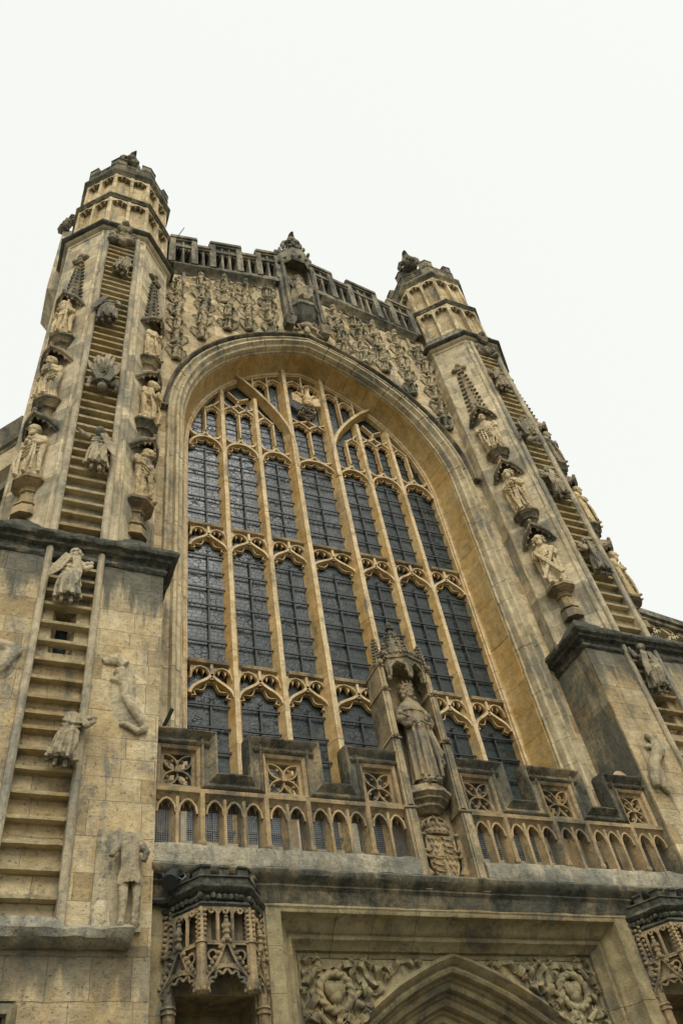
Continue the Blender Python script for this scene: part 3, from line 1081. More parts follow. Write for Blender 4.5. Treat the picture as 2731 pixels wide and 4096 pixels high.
            for t in (-0.75, -0.45, 0.45, 0.75): mb.ell(tuple(rim(t, 0.055, 0.0)), (0.042, 0.042, 0.042), 6, 5)
            mb.ell(tuple(rim(0, 0.07)), (0.055, 0.055, 0.075), 7, 5)
            for t in (-1, 1):
                mb.ell(tuple(rim(t, -0.05)), (0.06, 0.06, 0.065), 8, 6)
                mb.ell(tuple(rim(t, -0.12)), (0.04, 0.04, 0.04), 7, 5)
            oct_rings(mb, [(cz + 2.16, 0.2), (cz + 2.34, 0.17)], 0, 0.05)
            cn = mb.build('canopy', 'hoods', T, rough=0.007, rs=9)
            if k == 2:
                mb = MB(F)
                for z, hx, hy in ((22.65, 0.25, 0.22),):
                    pass
                mb.loft([[(-0.24, 0.1, 22.7), (-0.16, -0.22, 22.7), (0.16, -0.22, 22.7), (0.24, 0.1, 22.7)],
                         [(-0.15, 0.1, 24.2), (-0.1, -0.14, 24.2), (0.1, -0.14, 24.2), (0.15, 0.1, 24.2)],
                         [(-0.06, 0.1, 25.3), (-0.04, -0.08, 25.3), (0.04, -0.08, 25.3), (0.06, 0.1, 25.3)]])
                for j in range(10):
                    t = j / 9
                    z = lerp(22.95, 25.05, t)
                    u = lerp(0.235, 0.09, t)
                    for q in (-1, 1):
                        mb.ell((q * (u + 0.035), -0.04, z), (0.062, 0.06, 0.058), 7, 5)
                        mb.ell((q * (u * .62), -0.22 + 0.12 * t, z - 0.1), (0.04, 0.05, 0.045), 6, 5)
                mb.box(-0.12, 0.12, -0.14, 0.1, 25.24, 25.3)
                for cx, cz_, r in ((0, 25.48, .11), (-0.17, 25.52, .11), (0.17, 25.52, .11), (0, 25.72, .12), (-.08, 25.62, .08), (.08, 25.62, .08)):
                    mb.ell((cx, -0.06, cz_), (r, r * 0.9, r * 0.95), 8, 6)
                sub(mb.build('pinnacle', 'hoods', cn, rough=0.016, rs=8), cn)
    return T


LADX = 6.385
RUP = [26.47, 26.19, 25.92, 25.63, 25.34, 25.05, 24.75, 24.45, 24.14, 23.87, 23.6, 23.31, 23.0, 22.69, 22.38, 22.09, 21.79, 21.49, 21.19, 20.87, 20.61, 20.3, 19.99, 19.69, 19.38, 19.07,
       18.76, 18.45, 18.12, 17.81, 17.51, 17.2, 16.88, 16.59, 16.28, 15.98, 15.68, 15.37, 15.07, 14.71, 14.36, 14.01, 13.64]
RLO = [12.59, 12.28, 11.97, 11.66, 11.26, 10.87, 10.47, 10.12, 9.75, 9.47, 9.2, 8.85, 8.53, 8.15, 7.79, 7.44, 7.09, 6.72]


def ladder(s, upper):
    rz = RUP if upper else RLO
    z0, z1 = (13.32, 26.98) if upper else (6.25, 12.95)
    yw = -2.1 if upper else -2.07
    lab = {(-1, True): 'long stone ladder carved up the front of the left turret above the black ledge',
           (1, True): 'long stone ladder carved up the front of the right turret beside the sky',
           (-1, False): 'stone ladder carved on the left buttress below the black ledge, with slit window behind it',
           (1, False): 'stone ladder carved on the right buttress below the black ledge, at the right edge'}[(s, upper)]
    L = thing('carved_ladder', lab, 'ladder', (s * LADX, yw, z0), 'ladders carved on the turrets')
    for q in (-1, 1):
        mb = MB(MIR[s])
        x = LADX + q * 0.455
        n = int((z1 - z0) / 0.5)
        mb.tube([(x, yw - 0.03, lerp(z0, z1, i / n)) for i in range(n + 1)], 0.075 if upper else 0.065, 10)
        mb.build('rail', 'rail', L, rough=0.006, rs=4)
    rg = random.Random(int(upper) + s + 9)
    for z in rz:
        mb = MB(MIR[s])
        n = 6
        t = 0.05 if upper else 0.045
        j = rg.uniform(-0.008, 0.008)
        rings = []
        for i in range(n + 1):
            x = lerp(LADX - 0.405, LADX + 0.405, i / n)
            rings.append([(x, yw + 0.16, z - t + j), (x, yw - 0.005, z - t + j), (x, yw - 0.02, z + j), (x, yw + 0.16, z + 0.03)])
        mb.loft(rings)
        mb.build('rung', 'rung', L, rough=0.006, rs=6)
    return L


def buttress(s):
    mir = MIR[s]
    B = thing('buttress', 'broad square limestone buttress under the left turret, with black weathered cornice and carved figures' if s < 0 else
              'broad square limestone buttress under the right turret, its inner side stained dark grey', 'buttress', (s * 6.4, -2.0, 0),
              'buttresses under the turrets')
    base = [(4.78, 0.6), (9.4, 0.6), (9.4, -2.07), (LADX + 0.40, -2.07), (LADX + 0.40, -1.94)]
    end = [(LADX - 0.40, -1.94), (LADX - 0.40, -2.07), (4.78, -2.07)]
    notch = [(LADX + 0.2, -1.94), (LADX + 0.11, -1.72), (LADX + 0.11, -1.55), (LADX - 0.09, -1.55), (LADX - 0.09, -1.72), (LADX - 0.18, -1.94)]
    mb = MB(mir)
    lowp = [(4.78, 0.6), (9.4, 0.6), (9.4, -2.07), (4.78, -2.07)]
    if s < 0:
        # small window at the very foot, left side
        mb.hprism(lowp, 5.5, 6.2)
        mb.hprism([(4.78, 0.6), (9.4, 0.6), (9.4, -2.07), (7.35, -2.07), (7.25, -1.95), (6.45, -1.95), (6.3, -2.07), (4.78, -2.07)], 4.2, 5.5)
        mb.hprism(lowp, 0, 4.2)
    else:
        mb.hprism(lowp, 0, 6.2)
    mb.hprism(base + end, 6.2, 10.7)
    mb.hprism(base + notch + end, 10.7, 11.62)
    mb.hprism(base + end, 11.62, 12.8)
    mb.build('masonry', 'wall_low', B, smooth=0)
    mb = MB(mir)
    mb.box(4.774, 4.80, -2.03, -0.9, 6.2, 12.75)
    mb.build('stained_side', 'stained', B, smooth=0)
    mb = MB(mir)
    mb.box(LADX - 0.1, LADX + 0.12, -1.6, -1.56, 10.7, 11.62)
    mb.build('slit_window', 'glass', B, smooth=0)
    mb = MB(mir)
    pth = dens([(9.4, -2.07), (4.78, -2.07), (4.78, -0.85)], 0.12)
    mb.sweep(pth, [(-0.2, 12.70), (0.02, 12.72), (0.055, 12.76), (0.055, 12.82), (0.02, 12.87), (0.04, 12.93), (0.13, 12.97), (0.15, 13.03), (0.22, 13.06), (0.25, 13.12), (0.23, 13.2), (0.1, 13.34), (-0.02, 13.41), (-0.2, 13.45)], hz)
    mb.build('cornice', 'crust', B, rough=0.028, rs=5)
    mb = MB(mir)
    mb.hprism([(4.7, 0.6), (9.4, 0.6), (9.4, -2.05), (4.82, -2.05)], 12.9, 13.36)
    for a in (0, 1):
        X = (lambda x: x) if a == 0 else (lambda x: 2 * TX - x)
        n = 6
        A, Bq, Cq, Dq = Vector((X(4.79), -2.06, 13.38)), Vector((X(5.72), -2.12, 13.38)), Vector((X(4.79), -1.18, 13.38)), Vector((X(5.33), -1.62, 14.15))
        vs, fs = [], []
        for tri in ((A, Bq, Dq), (A, Dq, Cq)):
            o_ = len(vs)
            idx = {}
            for i in range(n + 1):
                for j in range(n + 1 - i):
                    idx[(i, j)] = len(vs)
                    vs.append(tuple(tri[0] + (tri[1] - tri[0]) * i / n + (tri[2] - tri[0]) * j / n))
            for i in range(n):
                for j in range(n - i):
                    fs.append((idx[(i, j)], idx[(i + 1, j)], idx[(i, j + 1)]))
                    if i + j < n - 1: fs.append((idx[(i + 1, j)], idx[(i + 1, j + 1)], idx[(i, j + 1)]))
        mb.add(vs, fs)
    mb.build('weathering', 'crust', B, rough=0.02, rs=5)
    # rough ledge the lower ladder stands on
    if True:
        mb = MB(mir)
        rings = []
        n = 26
        for i in range(n + 1):
            x = lerp(5.04, 8.6, i / n)
            k = 0.5 + 0.5 * math.sin(i * 1.7) * 0.3
            zt = 6.30 + (0.06 if 5.95 < x else -0.03) + 0.05 * noise.noise((x * 3, 0, 1))
            rings.append([(x, -1.9, 6.08), (x, -2.16, 6.06), (x, -2.30, 6.13), (x, -2.33 - 0.03 * k, 6.22), (x, -2.28, zt), (x, -2.06, zt + 0.06), (x, -1.9, zt + 0.06)])
        mb.loft(rings)
        mb.build('rough_ledge', 'plinth', B, rough=0.035, rs=4)
    if s < 0:
        mb = MB(mir)
        mb.sweep([(6.3, 4.3), (6.3, 5.44), (7.4, 5.44)][::-1], [(-0.12, -1.96), (-0.10, -2.0), (-0.02, -2.07), (0.05, -2.12), (0.09, -2.12), (0.10, -2.05)], fr)
        fo = mb.build('window_frame', 'door', B)
        mb = MB(mir)
        mb.box(6.4, 7.3, -1.97, -1.956, 4.2, 5.36)
        sub(mb.build('window_pane', 'glass', fo, smooth=0), fo)
    return B


for s in (-1, 1):
    turret(s)
    buttress(s)
    ladder(s, True)
    ladder(s, False)

# ------------------------------------------------------------------ raking aisle walls beyond the turrets
mb = MB()
A = thing('aisle_wall', 'sloping moulded aisle wall and coping leaving the left turret at the left edge', 'wall', (-9, 0.3, 0))
sl_ = 1.9
mb.prism([(-7.9, 19.5), (-10.5, 19.5 - 2.6 * sl_), (-10.5, 17.9 - 2.6 * sl_), (-7.9, 17.9)], 0.1, 0.7)
mb.prism([(-7.9, 17.1), (-10.5, 17.1 - 2.6 * sl_), (-10.5, 0), (-7.9, 0)], 0.25, 0.7)
mb.build('masonry', 'mould', A)
mb = MB()
mb.sweep(dens([(-10.5, 19.5 - 2.6 * sl_), (-7.9, 19.5)], 0.3), [(-0.05, -0.0), (-0.3, 0.0), (-0.34, 0.06), (-0.4, 0.08), (-0.4, 0.2), (0.1, 0.2), (0.16, 0.72), (0.08, 0.74), (0.1, -0.05)], fr)
mb.sweep(dens([(-10.5, 17.1 - 2.6 * sl_), (-7.9, 17.1)], 0.3), [(-0.15, 0.15), (-0.1, 0.0), (0.02, 0.0), (0.06, 0.1), (0.06, 0.75), (-0.15, 0.75)], fr)
mb.build('coping', 'parapet', A, rough=0.01)

A = thing('aisle_parapet', 'pierced stone aisle parapet leaving the right turret at the right edge', 'parapet', (10, -0.1, 0))
mb = MB()
pz = lambda x: 16.62 - 0.17 * (x - 8.0)
mb.prism([(7.7, pz(7.7)), (13, pz(13)), (13, pz(13) - 0.2), (7.7, pz(7.7) - 0.2)], -0.42, 0.1)
mb.prism([(7.7, pz(7.7) - 0.2), (13, pz(13) - 0.2), (13, pz(13) - 0.34), (7.7, pz(7.7) - 0.34)], -0.34, 0.04)
mb.build('coping', 'parapet', A, rough=0.012)
mb = MB()
mb.prism([(7.7, 0), (13, 0), (13, pz(13) - 1.25), (7.7, pz(7.7) - 1.25)], -0.25, 0.3)
mb.box(8.9, 9.12, -0.4, 0.1, 13, pz(9) - 0.21)
mb.build('masonry', 'mould', A)
mb = MB()
for k in range(14):
    x = 9.2 + k * 0.3
    zc = pz(x) - 0.82
    a_ = arc(x, zc, 0.42, 0.46, 200, 20, 10) if k % 2 else arc(x + 0.1, zc - 0.1, 0.42, 0.46, 160, -20, 10)
    mb.sweep(a_, [(-0.045, 0.0), (-0.03, -0.24), (0.03, -0.24), (0.045, 0.0)], fr)
mb.build('pierced_tracery', 'mould', A)

# ------------------------------------------------------------------ gable parapet
foot = lambda x: 28.62 + 0.33 * (4.6 - abs(x))


def gable_parapet(s):
    G = thing('gable_parapet', 'blackened pierced battlement on the gable between the left turret and the central niche' if s < 0 else
              'blackened pierced battlement on the gable between the central niche and the right turret', 'parapet', (s * 2.6, -1.0, 28.6),
              'pierced battlements along the gable')
    mir = MIR[s]

    def sp(mb, x0, x1, a, b, y0, y1):
        mb.prism([(x0, foot(x0) + a), (x1, foot(x1) + a), (x1, foot(x1) + b), (x0, foot(x0) + b)], y0, y1)
    segs = [(0.70, 1.46, 2, True), (1.46, 2.2, 2, False), (2.2, 3.22, 3, True), (3.22, 3.87, 2, False), (3.87, 4.66, 2, True)]
    mb = MB(mir)
    for i in range(20):
        x0, x1 = lerp(0.7, 4.7, i / 20), lerp(0.7, 4.7, (i + 1) / 20)
        mb.prism([(x0, str_z(x0) + 0.03), (x1, str_z(x1) + 0.03), (x1, foot(x1)), (x0, foot(x0))], -1.12, -0.56)
    mb.build('base_course', 'parapet', G, rough=0.01)
    for x0, x1, n, mer in segs:
        mb = MB(mir)
        H = 2.05 if mer else 1.5
        a, b = (x0 - 0.08, x1 + 0.08) if mer else (x0 + 0.08, x1 - 0.08)
        if mer:
            for q in (x0, x1): sp(mb, q - 0.11, q + 0.11, -0.02, 2.03, -1.16, -0.5)
        sp(mb, a, b, H - 0.17, H, -1.20, -0.48)
        sp(mb, a, b, H - 0.27, H - 0.16, -1.14, -0.5)
        lo, hi = x0 + 0.11, x1 - 0.11
        top = 1.28
        if mer:
            sp(mb, lo, hi, 1.26, 1.38, -1.13, -0.5)
            sp(mb, lo, hi, 1.36, 1.85, -1.045, -0.78)
        w_ = (hi - lo) / n
        for k in range(1, n): sp(mb, lo + k * w_ - 0.04, lo + k * w_ + 0.04, -0.02, H - 0.15, -1.10, -0.52)
        for k in range(n):
            c = lo + (k + 0.5) * w_
            for zz, on in ((foot(c) + top - 0.04, True), (foot(c) + 1.84, mer)):
                if on:
                    f = MB(mir @ Matrix.Translation((c, 0, 0)))
                    head_plate(f, w_ + 0.02, zz + 0.08, 0.40, -1.07, -0.52, 3)
                    mb.v, mb.f = mb.v + f.v, mb.f + [tuple(i + len(mb.v) for i in q) for q in f.f]
        mb.build('merlon' if mer else 'crenel', 'parapet', G, rough=0.012, rs=5)


gable_parapet(-1)
gable_parapet(1)

# ------------------------------------------------------------------ central niche on the gable
N_ = thing('gable_niche', 'dark canopied niche with a bowl corbel crowning the middle of the gable', 'niche', (0, -1.0, 26.5))
mb = MB()
mb.prism([(-0.5, 27.6), (-0.5, 31.7), (0.5, 31.7), (0.5, 27.6)], -0.92, -0.66)
mb.build('back_wall', 'mould', N_)
for q in (-1, 1):
    mb = MB()
    for a, b, y in ((0.44, 0.52, -1.22), (0.52, 0.62, -1.30), (0.62, 0.74, -1.16)):
        mb.loft([[(q * a, y, 26.9), (q * b, y, 26.9), (q * b, -0.7, 26.9), (q * a, -0.7, 26.9)], [(q * a, y, 32.3), (q * b, y, 32.3), (q * b, -0.7, 32.3), (q * a, -0.7, 32.3)]])
    mb.loft([[(q * 0.5, -1.2, 26.4), (q * 0.78, -1.2, 26.4), (q * 0.78, -0.85, 26.4), (q * 0.5, -0.85, 26.4)], [(q * 0.42, -1.33, 26.75), (q * 0.8, -1.33, 26.75), (q * 0.8, -0.85, 26.75), (q * 0.42, -0.85, 26.75)],
             [(q * 0.44, -1.2, 27.0), (q * 0.75, -1.2, 27.0), (q * 0.75, -0.85, 27.0), (q * 0.44, -0.85, 27.0)]])
    mb.build('jamb', 'parapet', N_, rough=0.012)
mb = MB()
rings = []
for z, r in ((26.84, 0.18), (27.0, 0.34), (27.3, 0.52), (27.62, 0.62), (27.66, 0.68), (27.8, 0.68), (27.84, 0.6), (28.05, 0.6)):
    rings.append([(r * 0.98 * math.cos(pi / 8 + k * pi / 4), -0.85 + r * math.sin(pi / 8 + k * pi / 4), z) for k in range(8)])
mb.loft(rings)
mb.build('corbel', 'parapet', N_, rough=0.012)
mb = MB()
rings = []
for z, r in ((31.0, 0.62), (31.25, 0.70), (31.6, 0.74), (32.1, 0.66), (32.45, 0.42), (32.7, 0.2)):
    rings.append([(r * math.cos(pi / 8 + k * pi / 4), -0.95 + r * 0.95 * math.sin(pi / 8 + k * pi / 4), z) for k in range(8)])
rings = [[(x * 0.8, -0.95 + (y + 0.95) * 0.8, 31.45) for x, y, z in rings[0]]] + rings
mb.loft(rings)
for k in range(9):
    a = pi + pi * k / 8
    mb.ell((0.72 * math.cos(a), -0.95 + 0.7 * math.sin(a), 31.1), (0.08, 0.08, 0.09), 6, 5)
    mb.ell((0.72 * math.cos(a), -0.95 + 0.7 * math.sin(a), 32.0), (0.08, 0.08, 0.1), 6, 5)
mb.build('canopy', 'parapet', N_, rough=0.03, rs=5)

# ------------------------------------------------------------------ pierced balcony in front of the window
YB = -1.94


def balcony(s):
    mir = MIR[s]
    B = thing('balcony_parapet', 'stepped pierced balcony parapet with quatrefoils and wire mesh, left of the king statue' if s < 0 else
              'stepped pierced balcony parapet with quatrefoils and wire mesh, right of the king statue', 'parapet', (s * 2.7, YB, 7.3),
              'balcony parapets below the great window')
    mb = MB(mir)
    n = 22
    rings = []
    for i in range(n + 1):
        x = lerp(0.6, 4.79, i / n)
        zt = 7.58 + 0.02 * noise.noise((x * 2.2 * s, 3, 0))
        rings.append([(x, -1.5, 7.26), (x, YB - 0.10, 7.26), (x, YB - 0.11, 7.44), (x, YB - 0.07, zt - 0.03), (x, YB, zt), (x, -1.5, zt)])
    mb.loft(rings)
    mb.build('plinth', 'plinth', B, rough=0.022, rs=5)
    mb = MB(mir)
    mb.sweep(dens([(4.79, 8.45), (0.6, 8.45)], 0.3)[::-1], [(-0.16, -1.6), (-0.15, YB + 0.08), (-0.06, YB + 0.02), (-0.045, YB - 0.015), (0.02, YB - 0.02), (0.04, YB + 0.05), (0.04, -1.6)], fr)
    mb.build('rail', 'balcony', B, rough=0.004)
    posts = [4.05, 3.04, 2.34, 1.31]
    for x in posts:
        mb = MB(mir)
        mb.sweep([(x, 7.56), (x, 8.46)], [(-0.085, YB + 0.24), (-0.075, YB + 0.1), (-0.045, YB + 0.03), (-0.035, YB - 0.018), (0.035, YB - 0.018), (0.045, YB + 0.03), (0.075, YB + 0.1), (0.085, YB + 0.24)], fr)
        mb.ell((x, YB, 7.62), (0.06, 0.05, 0.06), 7, 5)
        mb.build('post', 'balcony', B, rough=0.004)
    bays = [(4.05, 4.80, 2), (3.04, 4.05, 3), (2.34, 3.04, 2), (1.31, 2.34, 3), (0.60, 1.31, 2)]
    for a, b, n in bays:
        lo, hi = a + 0.05, b - 0.05
        w_ = (hi - lo) / n
        for k in range(1, n):
            x = lo + k * w_
            mb = MB(mir)
            mb.sweep([(x, 7.56), (x, 8.34)], [(-0.075, YB + 0.16), (-0.034, YB + 0.06), (-0.022, YB + 0.01), (0.022, YB + 0.01), (0.034, YB + 0.06), (0.075, YB + 0.16)], fr)
            mb.build('mullion', 'balcony', B, rough=0.003)
        for k in range(n):
            c = lo + (k + 0.5) * w_
            mb = MB(mir)
            hd_ = [(c - w_ / 2, 8.08), (c - w_ / 2, 8.32)]
            inn = [(c - w_ / 2 + 0.05, 8.08)]
            f = MB(mir @ Matrix.Translation((c, 0, 0)))
            head_plate(f, w_, 8.36, 0.27, YB + 0.10, YB + 0.155, 3)
            ht = w_ / 2 - 0.02
            f.sweep([(-ht, 8.08), (-ht * 0.85, 8.2), (-ht * .4, 8.285), (0, 8.31), (ht * .4, 8.285), (ht * 0.85, 8.2), (ht, 8.08)], [(-0.02, YB + 0.07), (-0.015, YB + 0.02), (0.015, YB + 0.02), (0.02, YB + 0.07)], fr)
            mb.v, mb.f = f.v, f.f
            mb.build('light_head', 'balcony', B, rough=0.003)
        # galvanised mesh behind each bay
        mb = MB(mir)
        x = lo
        while x < hi:
            mb.box(x - 0.0018, x + 0.0018, YB + 0.165, YB + 0.1685, 7.5, 8.34)
            x += 0.034
        z = 7.5
        while z < 8.3:
            mb.box(lo, hi, YB + 0.169, YB + 0.1725, z - 0.0018, z + 0.0018)
            z += 0.034
        o_ = mb.build('wire_mesh', 'wire', B, smooth=0)
    # stepped coping
    zt, zg = 9.50, 8.76
    pth = [(4.80, zt), (3.80, zt), (3.80, zg), (3.30, zg), (3.30, zt), (2.03, zt), (2.03, zg), (1.58, zg), (1.58, zt), (0.60, zt)][::-1]
    pth = dens(pth, 0.11)
    mb = MB(mir)
    mb.sweep(pth, [(-0.27, -1.66), (-0.27, YB + 0.06), (-0.245, YB - 0.0), (-0.22, YB - 0.02), (-0.20, YB + 0.04), (-0.13, YB + 0.05), (-0.085, YB - 0.0), (-0.035, YB - 0.06), (-0.015, YB - 0.065), (0.0, YB - 0.03), (0.02, -1.72), (0.0, -1.66)], fr)
    mb.build('coping', 'coping', B, rough=0.010, rs=6)
    for x0, x1 in ((3.80, 4.82), (2.03, 3.30), (0.58, 1.58)):
        ins0 = x0 + 0.27
        ins1 = x1 - 0.27 if x1 < 4.5 and x1 != 0 else 4.74
        if x0 < 1: ins0 = 0.64
        if x0 > 3.5: ins0, ins1 = 4.07, 4.74
        zl, zh = 8.49, 9.23
        cx, cz = (ins0 + ins1) / 2, 8.82
        mb = MB(mir)
        hw, hh = (ins1 - ins0) / 2, (zh - zl) / 2
        fw = min(hw, 0.33)
        # splayed square frame
        ring = [(cx - hw + 0.0, zl), (cx - hw, zh), (cx + hw, zh), (cx + hw, zl)]
        mb.sweep(ring, [(0.0, YB + 0.02), (-0.05, YB + 0.05), (-0.07, YB + 0.11), (-0.11, YB + 0.13), (-0.13, YB + 0.25), (0.02, YB + 0.27)], fr, closed=True)
        qx, qz = hw - 0.11, hh - 0.10
        c2 = (zl + zh) / 2 - 0.02
        for sx in (-1, 1):
            for sz in (-1, 1):
                P0 = Vector((cx, c2))
                P1 = Vector((cx + sx * qx, c2 + sz * qz))
                dv = P1 - P0
                nn = Vector((-dv.y, dv.x)) * 0.34
                for q in (-1, 1):
                    cb = bez(tuple(P0), tuple(P0 + dv * 0.3 + nn * q), tuple(P0 + dv * 0.72 + nn * q), tuple(P1), 9)
                    mb.sweep(cb, [(-0.025, YB + 0.22), (-0.012, YB + 0.12), (0.012, YB + 0.12), (0.025, YB + 0.22)], fr)
                    mid = P0 + dv * 0.52 + nn * q * 0.45
                    mb.ell((mid.x, YB + 0.17, mid.y), (0.035, 0.04, 0.035), 6, 4)
        mb.box(cx - 0.04, cx + 0.04, YB + 0.09, YB + 0.2, c2 - 0.04, c2 + 0.04)
        mb.build('quatrefoil_panel', 'balcony', B, rough=0.003)
    return B


balcony(-1)
balcony(1)

# ------------------------------------------------------------------ porch wall, ledge and doorway
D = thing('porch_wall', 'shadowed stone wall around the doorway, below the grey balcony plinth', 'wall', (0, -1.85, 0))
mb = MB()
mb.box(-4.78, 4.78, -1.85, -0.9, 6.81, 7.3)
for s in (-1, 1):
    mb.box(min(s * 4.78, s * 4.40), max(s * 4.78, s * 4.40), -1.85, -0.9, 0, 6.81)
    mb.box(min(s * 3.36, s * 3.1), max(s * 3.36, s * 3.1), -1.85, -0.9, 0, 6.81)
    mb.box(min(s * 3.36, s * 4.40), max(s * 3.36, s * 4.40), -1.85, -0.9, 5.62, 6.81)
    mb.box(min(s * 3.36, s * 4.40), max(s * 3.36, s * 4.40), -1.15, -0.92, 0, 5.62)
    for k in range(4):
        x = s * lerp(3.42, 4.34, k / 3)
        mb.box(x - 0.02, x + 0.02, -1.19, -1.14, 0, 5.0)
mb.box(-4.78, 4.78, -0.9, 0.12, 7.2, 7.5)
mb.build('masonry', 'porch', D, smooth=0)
mb = MB()
pth = dens([(4.80, YB), (-4.80, YB)], 0.15)
mb.sweep(pth, [(-0.3, 6.80), (-0.06, 6.80), (-0.03, 6.86), (0.0, 6.98), (0.05, 7.02), (0.03, 7.06), (0.10, 7.10), (0.15, 7.14), (0.17, 7.2), (0.15, 7.235), (0.05, 7.275), (-0.3, 7.30)], hz)
mb.build('ledge', 'ledge', D, rough=0.012, rs=5)
mb = MB()
mb.sweep(dens([(4.8, YB), (-4.8, YB)], 0.5), [(-0.3, 6.72), (-0.08, 6.74), (-0.05, 6.78), (-0.06, 6.83), (-0.3, 6.84)], hz)
mb.build('string_course', 'door', D, rough=0.006)

DW = thing('doorway', 'square headed moulded doorway with a deep pointed arch below the balcony', 'doorway', (0, -1.6, 0))
mb = MB()
fp = [(-2.54, 0), (-2.54, 6.34), (2.54, 6.34), (2.54, 0)]
seg_sweep(mb, dens(fp, 0.1), [(-0.06, -1.2), (-0.05, -1.36), (-0.015, -1.39), (0.0, -1.36), (0.02, -1.36), (0.03, -1.42), (0.105, -1.49), (0.13, -1.56), (0.17, -1.58), (0.20, -1.56), (0.215, -1.60),
                         (0.26, -1.64), (0.31, -1.69), (0.35, -1.76), (0.37, -1.86), (0.40, -1.875), (0.60, -1.88), (0.62, -1.84), (0.64, -1.2)], fr, 0.75, 0.006, 12)
mb.build('square_frame', 'door', DW, rough=0.005)
DA = [(2.42, 4.2), (2.36, 4.62), (2.2, 4.98), (1.98, 5.24), (1.71, 5.44), (1.36, 5.68), (1.01, 5.9), (0.64, 6.08), (0.29, 6.23), (0.0, 6.32)]
full = [(-2.42, 0.0)] + [(-x, z) for x, z in DA] + [(x, z) for x, z in DA[:-1][::-1]] + [(2.42, 0.0)]
mb = MB()
prof = [(0.06, -1.30), (0.06, -1.40), (0.0, -1.43), (-0.03, -1.39)]
d_, y_ = -0.03, -1.36
for k in range(5):
    prof += [(d_ - 0.03, y_ + 0.01), (d_ - 0.05, y_ + 0.06), (d_ - 0.09, y_ + 0.05), (d_ - 0.13, y_ + 0.075), (d_ - 0.15, y_ + 0.13), (d_ - 0.14, y_ + 0.19), (d_ - 0.165, y_ + 0.21)]
    d_ -= 0.155
    y_ += 0.2
prof += [(d_ - 0.02, y_ + 0.4), (0.06, y_ + 0.4)]
mb.sweep(full, prof, fr)
mb.build('arch_orders', 'door', DW)
for s in (-1, 1):
    mb = MB(MIR[s])
    sp_ = [(2.55, 0)] + [(2.55, 6.35), (0.0, 6.35)] + [(x, z + 0.01) for x, z in DA[::-1]] + [(2.43, 0)]
    mb.prism(sp_, -1.345, -1.0)
    mb.build('spandrel', 'door', DW, smooth=0)
mb = MB()
mb.box(-2.0, 2.0, -0.2, -0.1, 0, 5.9)
for k in range(-8, 9): mb.box(k * 0.22 - 0.02, k * 0.22 + 0.02, -0.24, -0.2, 0, 5.8)
mb.build('door', 'wood', DW, smooth=0)


